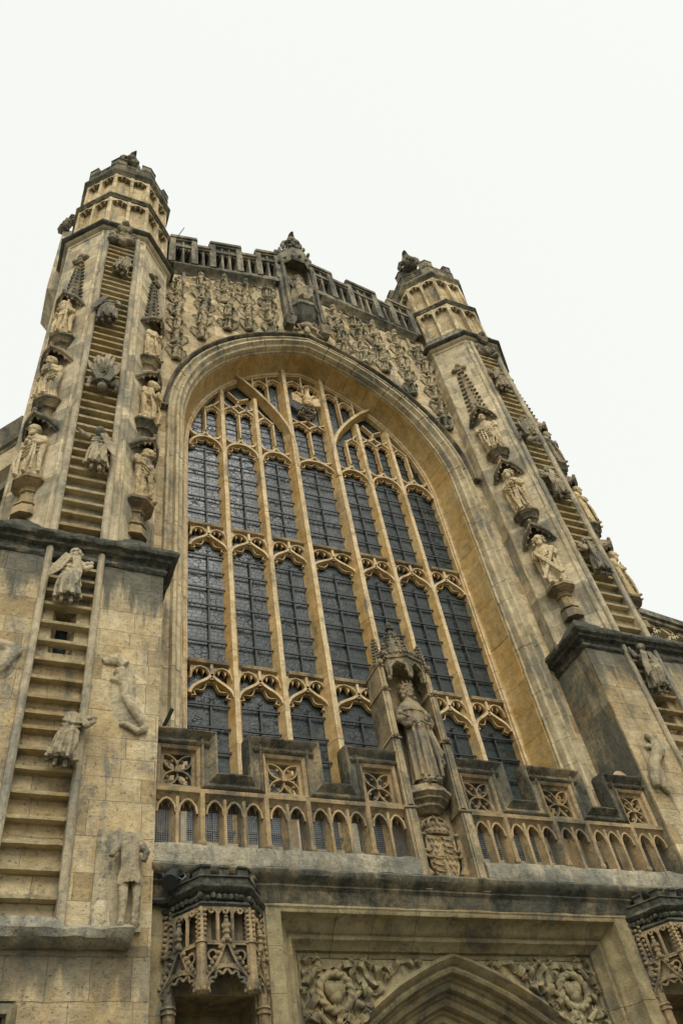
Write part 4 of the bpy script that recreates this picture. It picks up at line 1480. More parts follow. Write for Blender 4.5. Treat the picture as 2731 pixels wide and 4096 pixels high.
def spandrel_carving(s):
    """a heart inside a crown of thorns, ribbons and hands around it"""
    mb = MB(MIR[s])
    cx, cz = 2.02, 5.83
    Y = -1.37
    for q in (-1, 1):
        mb.ell((cx + q * 0.055, Y, cz + 0.03), (0.105, 0.11, 0.12), 14, 9)
    mb.ell((cx, Y, cz - 0.05), (0.105, 0.10, 0.12), 14, 9)
    for ph in (0, pi, ):
        pts = []
        for i in range(49):
            a = 2 * pi * i / 48
            rr = 0.245 + 0.032 * math.cos(7 * a + ph)
            pts.append((cx + rr * math.cos(a), Y - 0.03 + 0.03 * math.sin(7 * a + ph), cz + rr * math.sin(a)))
        mb.tube(pts, 0.04, 7)
    heart = remesh(mb, 'heart_and_wreath', 'door', 0.014, 1)
    ribs = []

    def ribbon(ctrl, w0=0.10):
        mb = MB(MIR[s])
        P = []
        for i in range(len(ctrl) - 1):
            for k in range(8): P.append(Vector(ctrl[i]).lerp(Vector(ctrl[i + 1]), k / 8))
        P.append(Vector(ctrl[-1]))
        for _ in range(4):
            P = [P[0]] + [(P[i - 1] + P[i] * 2 + P[i + 1]) / 4 for i in range(1, len(P) - 1)] + [P[-1]]
        rings = []
        for i, p in enumerate(P):
            t = (P[min(i + 1, len(P) - 1)] - P[max(i - 1, 0)]).normalized()
            n = Vector((-t.y, t.x)) * w0 / 2
            yy = Y - 0.03 - 0.05 * math.sin(i * 0.45)
            rings.append([(p.x + n.x, yy, p.y + n.y), (p.x - n.x, yy - 0.025, p.y - n.y), (p.x - n.x, yy + 0.07, p.y - n.y), (p.x + n.x, yy + 0.07, p.y + n.y)])
        mb.loft(rings)
        ribs.append(mb.build('ribbon', 'door', None))
    ribbon([(1.55, 5.78), (1.62, 6.02), (1.75, 6.1), (1.72, 5.95), (1.6, 5.88), (1.68, 6.2), (1.86, 6.18)])
    ribbon([(1.1, 6.05), (1.2, 6.22), (1.34, 6.16), (1.3, 5.98), (1.42, 5.92), (1.5, 6.12), (1.62, 6.2)], 0.09)
    ribbon([(2.5, 6.0), (2.36, 5.95), (2.33, 5.75), (2.45, 5.62), (2.36, 5.48), (2.2, 5.5)])
    ribbon([(1.66, 5.72), (1.72, 5.6), (1.62, 5.5), (1.78, 5.44), (1.9, 5.5)], 0.12)
    ribbon([(2.3, 6.12), (2.2, 6.22), (2.1, 6.14), (2.0, 6.22), (1.92, 6.14)], 0.08)
    ribbon([(2.2, 5.35), (2.32, 5.2), (2.24, 5.05), (2.38, 4.9)], 0.11)
    ribbon([(0.72, 6.18), (0.84, 6.27), (0.98, 6.24), (1.04, 6.12), (1.14, 6.16)], 0.07)
    ribbon([(1.26, 5.92), (1.38, 5.82), (1.5, 5.86), (1.56, 5.7), (1.5, 5.62)], 0.08)
    ribbon([(2.46, 6.28), (2.4, 6.2), (2.48, 6.08), (2.42, 5.98)], 0.08)
    ribbon([(1.86, 5.42), (1.98, 5.30), (2.1, 5.34), (2.18, 5.22)], 0.10)
    ribbon([(2.44, 5.42), (2.5, 5.28), (2.42, 5.14), (2.5, 5.0)], 0.09)
    rg = random.Random(4)
    for lx, lz in ((0.62, 6.24), (1.5, 6.26), (1.74, 6.26), (2.26, 6.28), (2.5, 5.84), (2.46, 5.52), (1.6, 5.6), (1.42, 6.2), (1.2, 6.04), (2.32, 5.3), (2.2, 6.02)):
        mb = MB(MIR[s])
        for k in range(4):
            a = k * pi / 2 + rg.uniform(0, 1)
            mb.tube([(lx, Y - 0.02, lz), (lx + 0.035 * math.cos(a), Y - 0.05, lz + 0.035 * math.sin(a)), (lx + 0.07 * math.cos(a), Y - 0.02, lz + 0.07 * math.sin(a))], [0.018, 0.03, 0.012], 6)
        mb.ell((lx, Y - 0.05, lz), 0.024, 6, 5)
        ribs.append(mb.build('carved_leaf', 'door', None))
    hands = []
    for hx, hz_, a in ((2.3, 6.12, 2.2), (1.72, 5.78, -0.6), (2.28, 5.52, 0.7), (2.02, 5.42, 1.8), (1.9, 5.5, 0.9)):
        mb = MB(MIR[s])
        dv = Vector((math.cos(a), math.sin(a)))
        nn = Vector((-dv.y, dv.x))
        mb.tube([(hx - dv.x * 0.16, Y, hz_ - dv.y * 0.16), (hx, Y - 0.03, hz_)], [0.05, 0.042], 8)
        mb.ell((hx + dv.x * 0.03, Y - 0.04, hz_ + dv.y * 0.03), (0.05, 0.035, 0.05), 8, 6)
        for f in range(4):
            o_ = nn * (f - 1.5) * 0.02
            mb.tube([(hx + dv.x * 0.05 + o_.x, Y - 0.05, hz_ + dv.y * 0.05 + o_.y), (hx + dv.x * (0.13 - 0.012 * abs(f - 1.3)) + o_.x * 1.3, Y - 0.055, hz_ + dv.y * (0.13 - 0.012 * abs(f - 1.3)) + o_.y * 1.3)], [0.012, 0.009], 5)
        mb.tube([(hx + nn.x * 0.035, Y - 0.05, hz_ + nn.y * 0.035), (hx + nn.x * 0.08 + dv.x * 0.05, Y - 0.06, hz_ + nn.y * 0.08 + dv.y * 0.05)], [0.013, 0.01], 5)
        hands.append(mb.build('carved_hand', 'door', None))
    root = thing('spandrel_carving', 'carved heart in a thorn wreath with ribbons and hands, left of the door arch' if s < 0 else
                 'carved heart in a thorn wreath with ribbons and hands, right of the door arch', 'carving', (s * 2.02, -1.35, 5.83), 'carvings in the door spandrels')
    for o in [heart] + ribs + hands:
        o.parent = root
        o.location = -root.location


spandrel_carving(-1)
spandrel_carving(1)


def join(mb, f):
    o = len(mb.v)
    mb.v = mb.v + f.v
    mb.f = mb.f + [tuple(i + o for i in q) for q in f.f]


# ------------------------------------------------------------------ canopied niches either side of the doorway
def door_niche(s):
    mir = MIR[s]
    cx = 3.885
    Nn = thing('canopied_niche', 'dark stone niche under a lace-like carved canopy with crenels, left of the doorway' if s < 0 else
               'dark stone niche under a lace-like carved canopy with crenels, right of the doorway', 'niche', (s * cx, -1.9, 5.5),
               'canopied niches beside the doorway')
    V = [(3.16, -1.80), (3.56, -2.38), (4.21, -2.38), (4.61, -1.80)]      # clockwise seen from above is the reverse
    pth = V[::-1]
    pth = [V[3], V[2], V[1], V[0]]
    out = dens(pth, 0.06)
    mb = MB(mir)
    mb.sweep(dens(pth, 0.1), [(-0.25, 6.50), (-0.02, 6.50), (0.02, 6.54), (0.0, 6.575), (-0.04, 6.58), (-0.04, 6.70), (0.02, 6.72), (0.06, 6.76), (0.05, 6.80), (0.0, 6.82), (-0.25, 6.82)], hz)
    fz = mb.build('frieze', 'crust', Nn, rough=0.012, rs=8)
    rg = random.Random(8)
    mb = MB(mir)
    for x, y in dens(pth, 0.075):
        mb.ell((x + rg.uniform(-.01, .01), y + 0.015, 6.64 + rg.uniform(-.02, .02)), (0.045, 0.045, 0.045), 6, 4)
    sub(mb.build('foliage_band', 'crust', fz, rough=0.012, rs=12), fz)
    mb = MB(mir)
    mb.sweep(pth, [(-0.10, 6.8), (0.0, 6.8), (0.0, 6.9), (0.025, 6.915), (0.0, 6.94), (-0.10, 6.94)], hz)
    for i in range(3):
        a, b = Vector(pth[i]), Vector(pth[i + 1])
        for t0, t1 in ((0.0, 0.2), (0.4, 0.6), (0.8, 1.0)):
            mb.sweep([tuple(a.lerp(b, t0)), tuple(a.lerp(b, t1))], [(-0.10, 6.9), (0.002, 6.93), (0.002, 7.02), (0.03, 7.03), (0.03, 7.06), (-0.10, 7.09)], hz)
    mb.build('crenellation', 'crust', Nn, rough=0.010, rs=7)
    lan, gab = MB(mir), MB(mir)
    for i in range(3):
        a, b = Vector(V[i]), Vector(V[i + 1])
        c = (a + b) / 2
        wd = (b - a).length
        F = mir @ Matrix.Translation((c.x, c.y, 0)) @ Matrix.Rotation(math.atan2(b.y - a.y, b.x - a.x), 4, 'Z')
        f = MB(F)
        hw = wd / 2 - 0.03
        # two-tier lantern: lancets above a rail, open behind
        f.box(-hw, hw, 0.20, 0.24, 6.02, 6.52)
        for u in (-hw, -hw / 3, hw / 3, hw):
            f.tube([(u, 0.02, 6.05), (u, 0.02, 6.5)], 0.026, 6)
        for k in (-1, 0, 1):
            f2 = MB(F @ Matrix.Translation((k * hw * 2 / 3, 0, 0)))
            head_plate(f2, hw * 2 / 3, 6.51, 0.17, 0.0, 0.06, 2)
            f2.sweep([(0.03 * math.cos(q * pi / 5), 6.455 + 0.03 * math.sin(q * pi / 5)) for q in range(10)], [(-0.012, 0.02), (-0.012, -0.02), (0.012, -0.02), (0.012, 0.02)], fr, closed=True)
            join(f, f2)
        f.box(-hw - 0.02, hw + 0.02, -0.03, 0.06, 6.02, 6.045)
        f.box(-hw - 0.02, hw + 0.02, -0.015, 0.05, 6.055, 6.075)
        # little figure between the lancets
        f.tube([(0, -0.02, 6.1), (0, -0.03, 6.22), (0, -0.02, 6.34)], [0.03, 0.045, 0.03], 7)
        f.ell((0, -0.02, 6.37), 0.03, 7, 5)
        f.ell((0, -0.04, 6.25), (0.07, 0.05, 0.05), 7, 5)
        join(lan, f)
        g_ = MB(F)
        for sx in (-1, 1):
            g_.sweep([(sx * hw, 5.62), (sx * hw * 0.45, 5.80), (sx * 0.02, 6.06)] if sx < 0 else [(0.02, 6.06), (hw * 0.45, 5.80), (hw, 5.62)], [(-0.022, 0.03), (-0.022, -0.03), (0.022, -0.03), (0.022, 0.03)], fr)
            for k in range(7):
                t = (k + 0.6) / 7
                g_.ell((sx * lerp(hw, 0.03, t), -0.03, lerp(5.63, 6.06, t) + 0.035 - 0.03 * math.sin(pi * t)), (0.032, 0.035, 0.032), 6, 4)
            g_.sweep(arc(sx * hw * 0.62, 5.90, 0.06, 0.06, 0, 330, 10), [(-0.013, 0.02), (-0.013, -0.02), (0.013, -0.02), (0.013, 0.02)], fr, closed=True)
        g_.ell((0, -0.03, 6.1), (0.05, 0.05, 0.05), 6, 5)
        g_.ell((0, -0.03, 6.18), (0.055, 0.05, 0.04), 6, 5)
        el = arc(0, 5.58, hw - 0.02, 0.2, 180, 0, 14)
        g_.sweep(el, [(-0.025, 0.04), (-0.025, -0.02), (0.025, -0.02), (0.025, 0.04)], fr)
        g_.sweep(scallop(el, 5, 0.03, 0.085), [(-0.015, 0.03), (-0.015, -0.01), (0.015, -0.01), (0.015, 0.03)], fr)
        el2 = arc(0, 5.74, hw * 0.42, 0.10, 180, 0, 10)
        g_.sweep(scallop(el2, 3, 0.0, 0.05), [(-0.014, 0.03), (-0.014, -0.01), (0.014, -0.01), (0.014, 0.03)], fr)
        g_.prism([(-hw + .03, 5.66), (0, 6.03), (hw - .03, 5.66), (hw * .5, 5.77), (0, 5.82), (-hw * .5, 5.77)], 0.03, 0.06)
        join(gab, g_)
    lan.build('lantern', 'canopy', Nn, rough=0.004, rs=9)
    gab.build('gablet', 'canopy', Nn, rough=0.004, rs=9)
    for x, y in (V[1], V[2]):
        mb = MB(mir)
        oct_rings(mb, [(5.44, 0.05), (5.46, 0.075), (5.50, 0.095), (5.53, 0.10), (5.56, 0.105), (5.60, 0.075), (5.66, 0.07), (6.06, 0.065)], x, y)
        for z in (5.49,):
            for k in range(8):
                mb.ell((x + 0.085 * math.cos(k * pi / 4), y + 0.085 * math.sin(k * pi / 4), z), (0.03, 0.03, 0.03), 5, 4)
        oct_rings(mb, [(6.04, 0.085), (6.12, 0.05), (6.5, 0.03)], x, y)
        for k in range(7):
            for q in range(4):
                a = q * pi / 2 + pi / 4
                mb.ell((x + 0.055 * math.cos(a), y + 0.055 * math.sin(a), 6.08 + k * 0.06), (0.026, 0.026, 0.024), 5, 4)
        mb.build('pendant', 'balcony', Nn, rough=0.003, rs=9)
    # dark ribbed vault under the canopy
    mb = MB(mir)
    ring = lambda k, z: [(cx + (x - cx) * k, -1.7 + (y + 1.7) * k, z) for x, y in V] + [(cx - 0.55 * k, -1.2, z), (cx + 0.55 * k, -1.2, z)][::-1]
    mb.loft([ring(0.95, 5.98), ring(0.95, 6.05)])
    for k in range(9):
        a = pi + pi * k / 8
        mb.tube([(cx + 0.1 * math.cos(a), -1.55 + 0.1 * math.sin(a), 5.72), (cx + 0.3 * math.cos(a), -1.6 + 0.35 * math.sin(a), 5.86), (cx + 0.55 * math.cos(a), -1.6 + 0.68 * math.sin(a), 5.95)], 0.025, 5)
    mb.ell((cx, -1.6, 5.66), (0.06, 0.06, 0.07), 7, 5)
    mb.build('vault', 'canopy', Nn)
    for x in (3.27, 4.50):
        mb = MB(mir)
        oct_rings(mb, [(0.0, 0.075), (5.38, 0.075), (5.38, 0.10), (5.41, 0.10), (5.415, 0.08), (5.44, 0.08), (5.445, 0.10), (5.47, 0.09), (5.49, 0.065), (6.02, 0.065), (6.04, 0.09), (6.12, 0.06), (6.6, 0.02)], x, -1.88)
        for k in range(8):
            for q in (-1, 1):
                mb.ell((x + q * (0.085 - 0.006 * k), -1.90, 6.05 + k * 0.072), (0.034, 0.034, 0.03), 5, 4)
            mb.ell((x, -1.96, 6.09 + k * 0.072), (0.03, 0.03, 0.03), 5, 4)
        mb.build('shaft', 'canopy', Nn, rough=0.003)
    return Nn


door_niche(-1)
door_niche(1)

# ------------------------------------------------------------------ king's niche in the middle of the balcony
K = thing('king_niche', 'tall crocketed stone niche with corbel rising through the balcony in front of the window', 'niche', (0, -1.8, 7.1))
mb = MB()
mb.box(-0.45, 0.45, -1.62, -1.36, 7.06, 11.75)
mb.build('back_wall', 'kingniche', K)
for q in (-1, 1):
    mb = MB()
    for z0, z1, e in ((7.06, 8.5, 0.0), (8.5, 9.86, 0.03), (9.86, 10.92, 0.05), (10.92, 11.5, 0.07)):
        mb.box(min(q * 0.43, q * (0.625 - e)), max(q * 0.43, q * (0.625 - e)), YB - 0.03 + e * 0.6, -1.36, z0, z1 - 0.06)
        mb.box(min(q * 0.46, q * (0.58 - e)), max(q * 0.46, q * (0.58 - e)), YB - 0.055 + e * 0.6, -1.5, z0, z1 - 0.1)
        x0, x1 = q * 0.39, q * (0.645 - e)
        mb.loft([[(x0, YB - 0.06 + e * .6, z1 - 0.07), (x1, YB - 0.06 + e * .6, z1 - 0.07), (x1, -1.36, z1 - 0.07), (x0, -1.36, z1 - 0.07)],
                 [(x0, YB + e * .6, z1 + 0.01), (x1 - q * 0.03, YB + e * .6, z1 + 0.01), (x1 - q * 0.03, -1.37, z1 + 0.01), (x0, -1.37, z1 + 0.01)]])
        if z0 > 8: mb.ell((q * 0.52, YB - 0.06, z1 - 0.02), (0.05, 0.05, 0.06), 7, 5)
    jb = mb.build('pilaster', 'kingniche', K, rough=0.005, rs=6)
    mb = MB()
    xx = q * 0.50
    mb.loft([[(xx - .07, -1.93, 11.45), (xx + .07, -1.93, 11.45), (xx + .07, -1.79, 11.45), (xx - .07, -1.79, 11.45)], [(xx - .012, -1.87, 12.12), (xx + .012, -1.87, 12.12), (xx + .012, -1.85, 12.12), (xx - .012, -1.85, 12.12)]])
    for k in range(8):
        t = k / 8
        for ax, ay in ((1, 0), (-1, 0), (0, -1), (0, 1)):
            r = lerp(0.085, 0.03, t)
            mb.ell((xx + ax * r, -1.86 + ay * r, 11.5 + k * 0.078), (0.035, 0.035, 0.032), 5, 4)
    mb.ell((xx, -1.86, 12.13), (0.05, 0.05, 0.04), 6, 5)
    sub(mb.build('pinnacle', 'hoods', jb, rough=0.006, rs=9), jb)
mb = MB()
pts = lambda r, y=-1.62: [(r * math.cos(pi + pi * k / 5), y + r * 0.92 * math.sin(pi + pi * k / 5)) for k in range(6)]
rings = []
for z, r in ((8.50, 0.18), (8.56, 0.25), (8.575, 0.30), (8.62, 0.30), (8.66, 0.36), (8.675, 0.40), (8.71, 0.385), (8.76, 0.44), (8.775, 0.47), (8.83, 0.47), (8.84, 0.41), (8.93, 0.41)):
    rings.append([(x * 1.02, y, z) for x, y in pts(r)])
mb.loft(rings)
mb.build('corbel', 'kingniche', K, rough=0.004)
cn = MB()
V = [(-0.40, -1.62), (-0.24, -2.02), (0.24, -2.02), (0.40, -1.62)]
V = [(-0.42, -1.7), (-0.36, -1.98), (0.0, -2.12), (0.36, -1.98), (0.42, -1.7)]
for i in range(4):
    a, b = Vector(V[i]), Vector(V[i + 1])
    c = (a + b) / 2
    wd = (b - a).length
    F = Matrix.Translation((c.x, c.y, 0)) @ Matrix.Rotation(math.atan2(b.y - a.y, b.x - a.x), 4, 'Z')
    f = MB(F)
    hw = wd / 2
    ins = [(hw - 0.03, 11.16), (hw - 0.035, 11.26), (hw - 0.08, 11.30), (hw - 0.05, 11.37), (hw * 0.4, 11.42), (0, 11.47)]
    pts_ = [(-hw, 11.14), (-hw, 11.62), (hw, 11.62), (hw, 11.14)] + ins + [(-x, z) for x, z in ins[:-1][::-1]]
    f.prism(pts_, -0.02, 0.05)
    f.sweep([(-hw + .02, 11.16), (-hw * 0.8, 11.38), (0, 11.52), (hw * 0.8, 11.38), (hw - .02, 11.16)], [(-0.018, 0), (-0.018, -0.05), (0.018, -0.05), (0.018, 0)], fr)
    f.sweep([(-hw, 11.62), (hw, 11.62)], [(-0.04, 0.0), (-0.04, -0.05), (0.03, -0.06), (0.04, 0.0)], fr)
    for k in range(5): f.ell((lerp(-hw, hw, k / 4), -0.05, 11.69), (0.045, 0.05, 0.045), 6, 4)
    f.ell((hw, -0.03, 11.12), (0.05, 0.05, 0.06), 6, 5)
    join(cn, f)
cn.loft([[(x * .95, y, 11.50) for x, y in V] + [(0.4, -1.4, 11.5), (-0.4, -1.4, 11.5)], [(x * .95, y, 11.66) for x, y in V] + [(0.4, -1.4, 11.66), (-0.4, -1.4, 11.66)],
         [(x * .62, -1.75 + (y + 1.75) * .6, 11.95) for x, y in V] + [(0.25, -1.5, 11.95), (-0.25, -1.5, 11.95)], [(x * .1, -1.75 + (y + 1.75) * .12, 12.55) for x, y in V] + [(0.03, -1.7, 12.55), (-0.03, -1.7, 12.55)]])
for k in range(8):
    t = k / 8
    for x, y in V[1:4]:
        kk = lerp(0.85, 0.14, t)
        cn.ell((x * kk, -1.75 + (y + 1.75) * kk * .9, lerp(11.72, 12.52, t)), (0.05, 0.05, 0.045), 6, 4)
    for x in (-.42, .42): cn.ell((x * lerp(.9, .12, t), -1.68, lerp(11.72, 12.52, t)), (0.05, 0.05, 0.045), 6, 4)
for x, y in V:
    cn.loft([[(x - .05, y - .05, 11.6), (x + .05, y - .05, 11.6), (x + .05, y + .05, 11.6), (x - .05, y + .05, 11.6)], [(x - .01, y - .01, 12.0), (x + .01, y - .01, 12.0), (x + .01, y + .01, 12.0), (x - .01, y + .01, 12.0)]])
    for k in range(4):
        for ax, ay in ((1, 0), (-1, 0), (0, -1)): cn.ell((x + ax * (.055 - .01 * k), y + ay * (.055 - .01 * k), 11.68 + k * 0.085), (0.03, 0.03, 0.026), 5, 4)
cn.ell((0, -1.75, 12.62), (0.10, 0.09, 0.05), 8, 5)
cn.ell((0, -1.75, 12.72), (0.06, 0.06, 0.07), 8, 5)
cn.build('canopy', 'hoods', K, rough=0.014, rs=11)


# ------------------------------------------------------------------ figures
def ridge(x): return 1 - 2 * abs(math.sin(x / 2)) ** 0.75


def robe(mb, prof, seed, nf=9, dep=0.13, swag=0.0, sdir=1, NT=72, NZ=56):
    """draped body as one lofted surface: prof = [(z, rx, ry, cx, cy)] from hem to neck"""
    rg = random.Random(seed)
    comps = [(nf + rg.choice((-1, 0, 1)), rg.uniform(0, 6.28), rg.uniform(-2.2, 2.2), 0.6), (int(nf * 1.7), rg.uniform(0, 6.28), rg.uniform(-3, 3), 0.3), (max(3, nf // 2), rg.uniform(0, 6.28), rg.uniform(-1, 1), 0.4)]
    z0, z1 = prof[0][0], prof[-1][0]
    rings = []
    for k in range(NZ + 1):
        t = k / NZ
        z = lerp(z0, z1, t)
        i = 0
        while i < len(prof) - 2 and prof[i + 1][0] < z: i += 1
        a, b = prof[i], prof[i + 1]
        u = min(1, max(0, (z - a[0]) / (b[0] - a[0])))
        u = u * u * (3 - 2 * u) * 0.6 + u * 0.4
        rx, ry, cx, cy = (lerp(a[j], b[j], u) for j in (1, 2, 3, 4))
        d = dep * (1 - t) ** 0.7 * (1 if t < 0.85 else 0.4) + 0.012
        ring = []
        for j in range(NT):
            th = 2 * pi * j / NT
            f = sum(w_ * ridge(n * th + p + tw * t * 2) for n, p, tw, w_ in comps)
            r = 1 + d * f
            if swag:
                x_ = math.cos(th)
                fr_ = max(0, -math.sin(th)) ** 0.5
                m_ = math.exp(-((t - 0.55) / 0.22) ** 2)
                r += swag * m_ * fr_ * ridge(26 * (t + 0.10 * sdir * x_ + 0.09 * x_ * x_))
            ring.append((cx + rx * r * math.cos(th), cy + ry * r * math.sin(th), z))
        rings.append(ring)
    cx, cy = prof[0][3], prof[0][4]
    rings.insert(0, [(cx + (x - cx) * 0.72, cy + (y - cy) * 0.72, z + 0.07) for x, y, z in rings[0]])
    mb.loft(rings)


def head(mb, c, r=0.105, yaw=0.0, pitch=0.0, beard=0.0, hair=1, hood=False, crown=False, detail=False):
    Q = Matrix.Translation(c) @ Matrix.Rotation(yaw, 4, 'Z') @ Matrix.Rotation(pitch, 4, 'X')
    f = MB(mb.M @ Q)
    f.ell((0, 0, 0.01), (r * 0.80, r * 0.98, r * 1.12), 16, 12)
    f.ell((0, -r * 0.28, -r * 0.55), (r * 0.58, r * 0.62, r * 0.62), 12, 8)       # jaw
    f.ell((0, -r * 0.98, -r * 0.16), (r * 0.14, r * 0.28, r * 0.34), 8, 6)        # nose
    f.ell((0, -r * 0.82, r * 0.22), (r * 0.60, r * 0.18, r * 0.13), 10, 6)        # brow
    for q in (-1, 1):
        f.ell((q * r * 0.42, -r * 0.66, -r * 0.22), (r * 0.26, r * 0.22, r * 0.22), 8, 6)   # cheek
        f.ell((q * r * 0.80, 0, -r * 0.05), (r * 0.12, r * 0.2, r * 0.3), 6, 5)              # ear
        if detail: f.ell((q * r * 0.32, -r * 0.80, r * 0.04), (r * 0.15, r * 0.10, r * 0.09), 8, 6)  # eye
    f.ell((0, -r * 0.84, -r * 0.62), (r * 0.30, r * 0.14, r * 0.09), 8, 5)        # mouth
    f.ell((0, -r * 0.74, -r * 0.95), (r * 0.26, r * 0.2, r * 0.2), 8, 5)          # chin
    if hair:
        f.ell((0, r * 0.25, r * 0.28), (r * 0.98, r * 0.98, r * 1.02), 14, 9)
        rg = random.Random(int(c[2] * 1000))
        if hair > 1:
            for q in (-1, 1):
                for k in range(6):
                    t = k / 5
                    f.ell((q * r * (0.9 + 0.18 * math.sin(k * 2.1)), r * (-0.15 + 0.35 * (k % 2)), r * (0.35 - 1.75 * t)), (r * 0.30, r * 0.42, r * 0.34), 8, 6)
            f.ell((0, r * 0.6, -r * 0.7), (r * 0.95, r * 0.5, r * 0.9), 10, 7)
    if hood:
        f.ell((0, r * 0.3, r * 0.1), (r * 1.2, r * 1.1, r * 1.35), 14, 9)
        f.ell((0, r * 0.4, -r * 0.9), (r * 1.4, r * 0.9, r * 0.8), 12, 7)
    if beard:
        for k in range(7):
            x = (k - 3) / 3
            f.ell((x * r * 0.42, -r * (0.72 - 0.2 * abs(x)), -r * (0.9 + beard * (0.6 - 0.3 * abs(x)))), (r * 0.2, r * 0.24, r * (0.32 + 0.5 * beard)), 7, 6)
    if crown:
        n = 16
        rings = []
        for z, rr in ((r * 0.55, r * 1.02), (r * 0.60, r * 1.1), (r * 0.78, r * 1.1), (r * 0.82, r * 1.04), (r * 1.0, r * 1.08)):
            rings.append([(rr * math.cos(2 * pi * k / n), r * 0.1 + rr * math.sin(2 * pi * k / n), z) for k in range(n)])
        f.loft(rings)
        for k in range(10):
            a = 2 * pi * k / 10
            h = 0.26 if k % 2 else 0.36
            f.ell((1.06 * r * math.cos(a), r * 0.1 + 1.06 * r * math.sin(a), r * 1.15), (r * 0.15, r * 0.15, r * h), 6, 6)
    join(mb, f)


def arm(mb, sh, el, ha, r0=0.07, r1=0.055, sleeve=True, fingers=False):
    mb.tube([sh, tuple(Vector(sh).lerp(Vector(el), 0.5)), el], [r0, r0 * 0.95, r0 * 0.85], 10)
    mb.ell(el, r0 * 0.85, 8, 6)
    mid = tuple(Vector(el).lerp(Vector(ha), 0.8))
    mb.tube([el, mid], [r0 * 0.85, r1 * 1.15 if sleeve else r1], 10)
    mb.tube([mid, ha], [r1 * 0.8, r1 * 0.62], 8)
    if sleeve:
        e, h = Vector(el), Vector(mid)
        mb.tube([tuple(e + Vector((0, 0, -0.02))), tuple(e.lerp(h, 0.55) + Vector((0, 0, -0.10))), tuple(h + Vector((0, 0, -0.07)))], [0.05, 0.07, 0.05], 8)
    d_ = (Vector(ha) - Vector(mid)).normalized()
    hc = Vector(ha) + d_ * 0.03
    mb.ell(tuple(hc), (0.042, 0.036, 0.048), 8, 6)
    if fingers:
        sd = d_.cross(Vector((0, 1, 0))).normalized()
        for k in range(4):
            o = sd * (k - 1.5) * 0.024
            b = hc + d_ * 0.03 + o
            L = 0.075 - 0.012 * abs(k - 1.4)
            tip = b + d_ * L * 0.6 + Vector((0, -0.012, -0.02))
            mb.tube([tuple(b), tuple(b + d_ * L * 0.55), tuple(tip)], [0.014, 0.013, 0.010], 6)
        tb = hc - sd * 0.04
        mb.tube([tuple(tb), tuple(tb + d_ * 0.04 - sd * 0.015), tuple(tb + d_ * 0.065 + Vector((0, -0.015, 0)))], [0.016, 0.014, 0.010], 6)


def wing(mb, root, tip, w0=0.16, n=6, thick=0.05, up=None):
    """folded or spread wing: overlapping long feathers from the shoulder to the tip"""
    A, B_ = Vector(root), Vector(tip)
    dv = B_ - A
    L = dv.length
    dv.normalize()
    sd = dv.cross(Vector((0, 1, 0))) if up is None else Vector(up)
    if sd.length < 0.1: sd = Vector((1, 0, 0))
    sd.normalize()
    for k in range(n):
        t = (k - (n - 1) / 2) / max(1, n - 1)
        s0 = A + sd * t * w0 * 0.9
        s1 = A + dv * L * (0.55) + sd * t * w0 * 1.5
        s2 = A + dv * L * (1.0 - 0.35 * abs(t + 0.15)) + sd * t * w0 * 1.0
        mb.tube([tuple(s0), tuple(s1), tuple(s2)], [thick * 0.7, thick * 0.75, thick * 0.28], 7)
    for k in range(3):
        t = (k - 1) / 2
        s0 = A - dv * 0.03 + sd * t * w0
        s1 = A + dv * L * 0.42 + sd * t * w0 * 1.2 + Vector((0, -thick * 0.5, 0))
        mb.tube([tuple(s0), tuple(s1)], [thick * 1.1, thick * 0.5], 7)


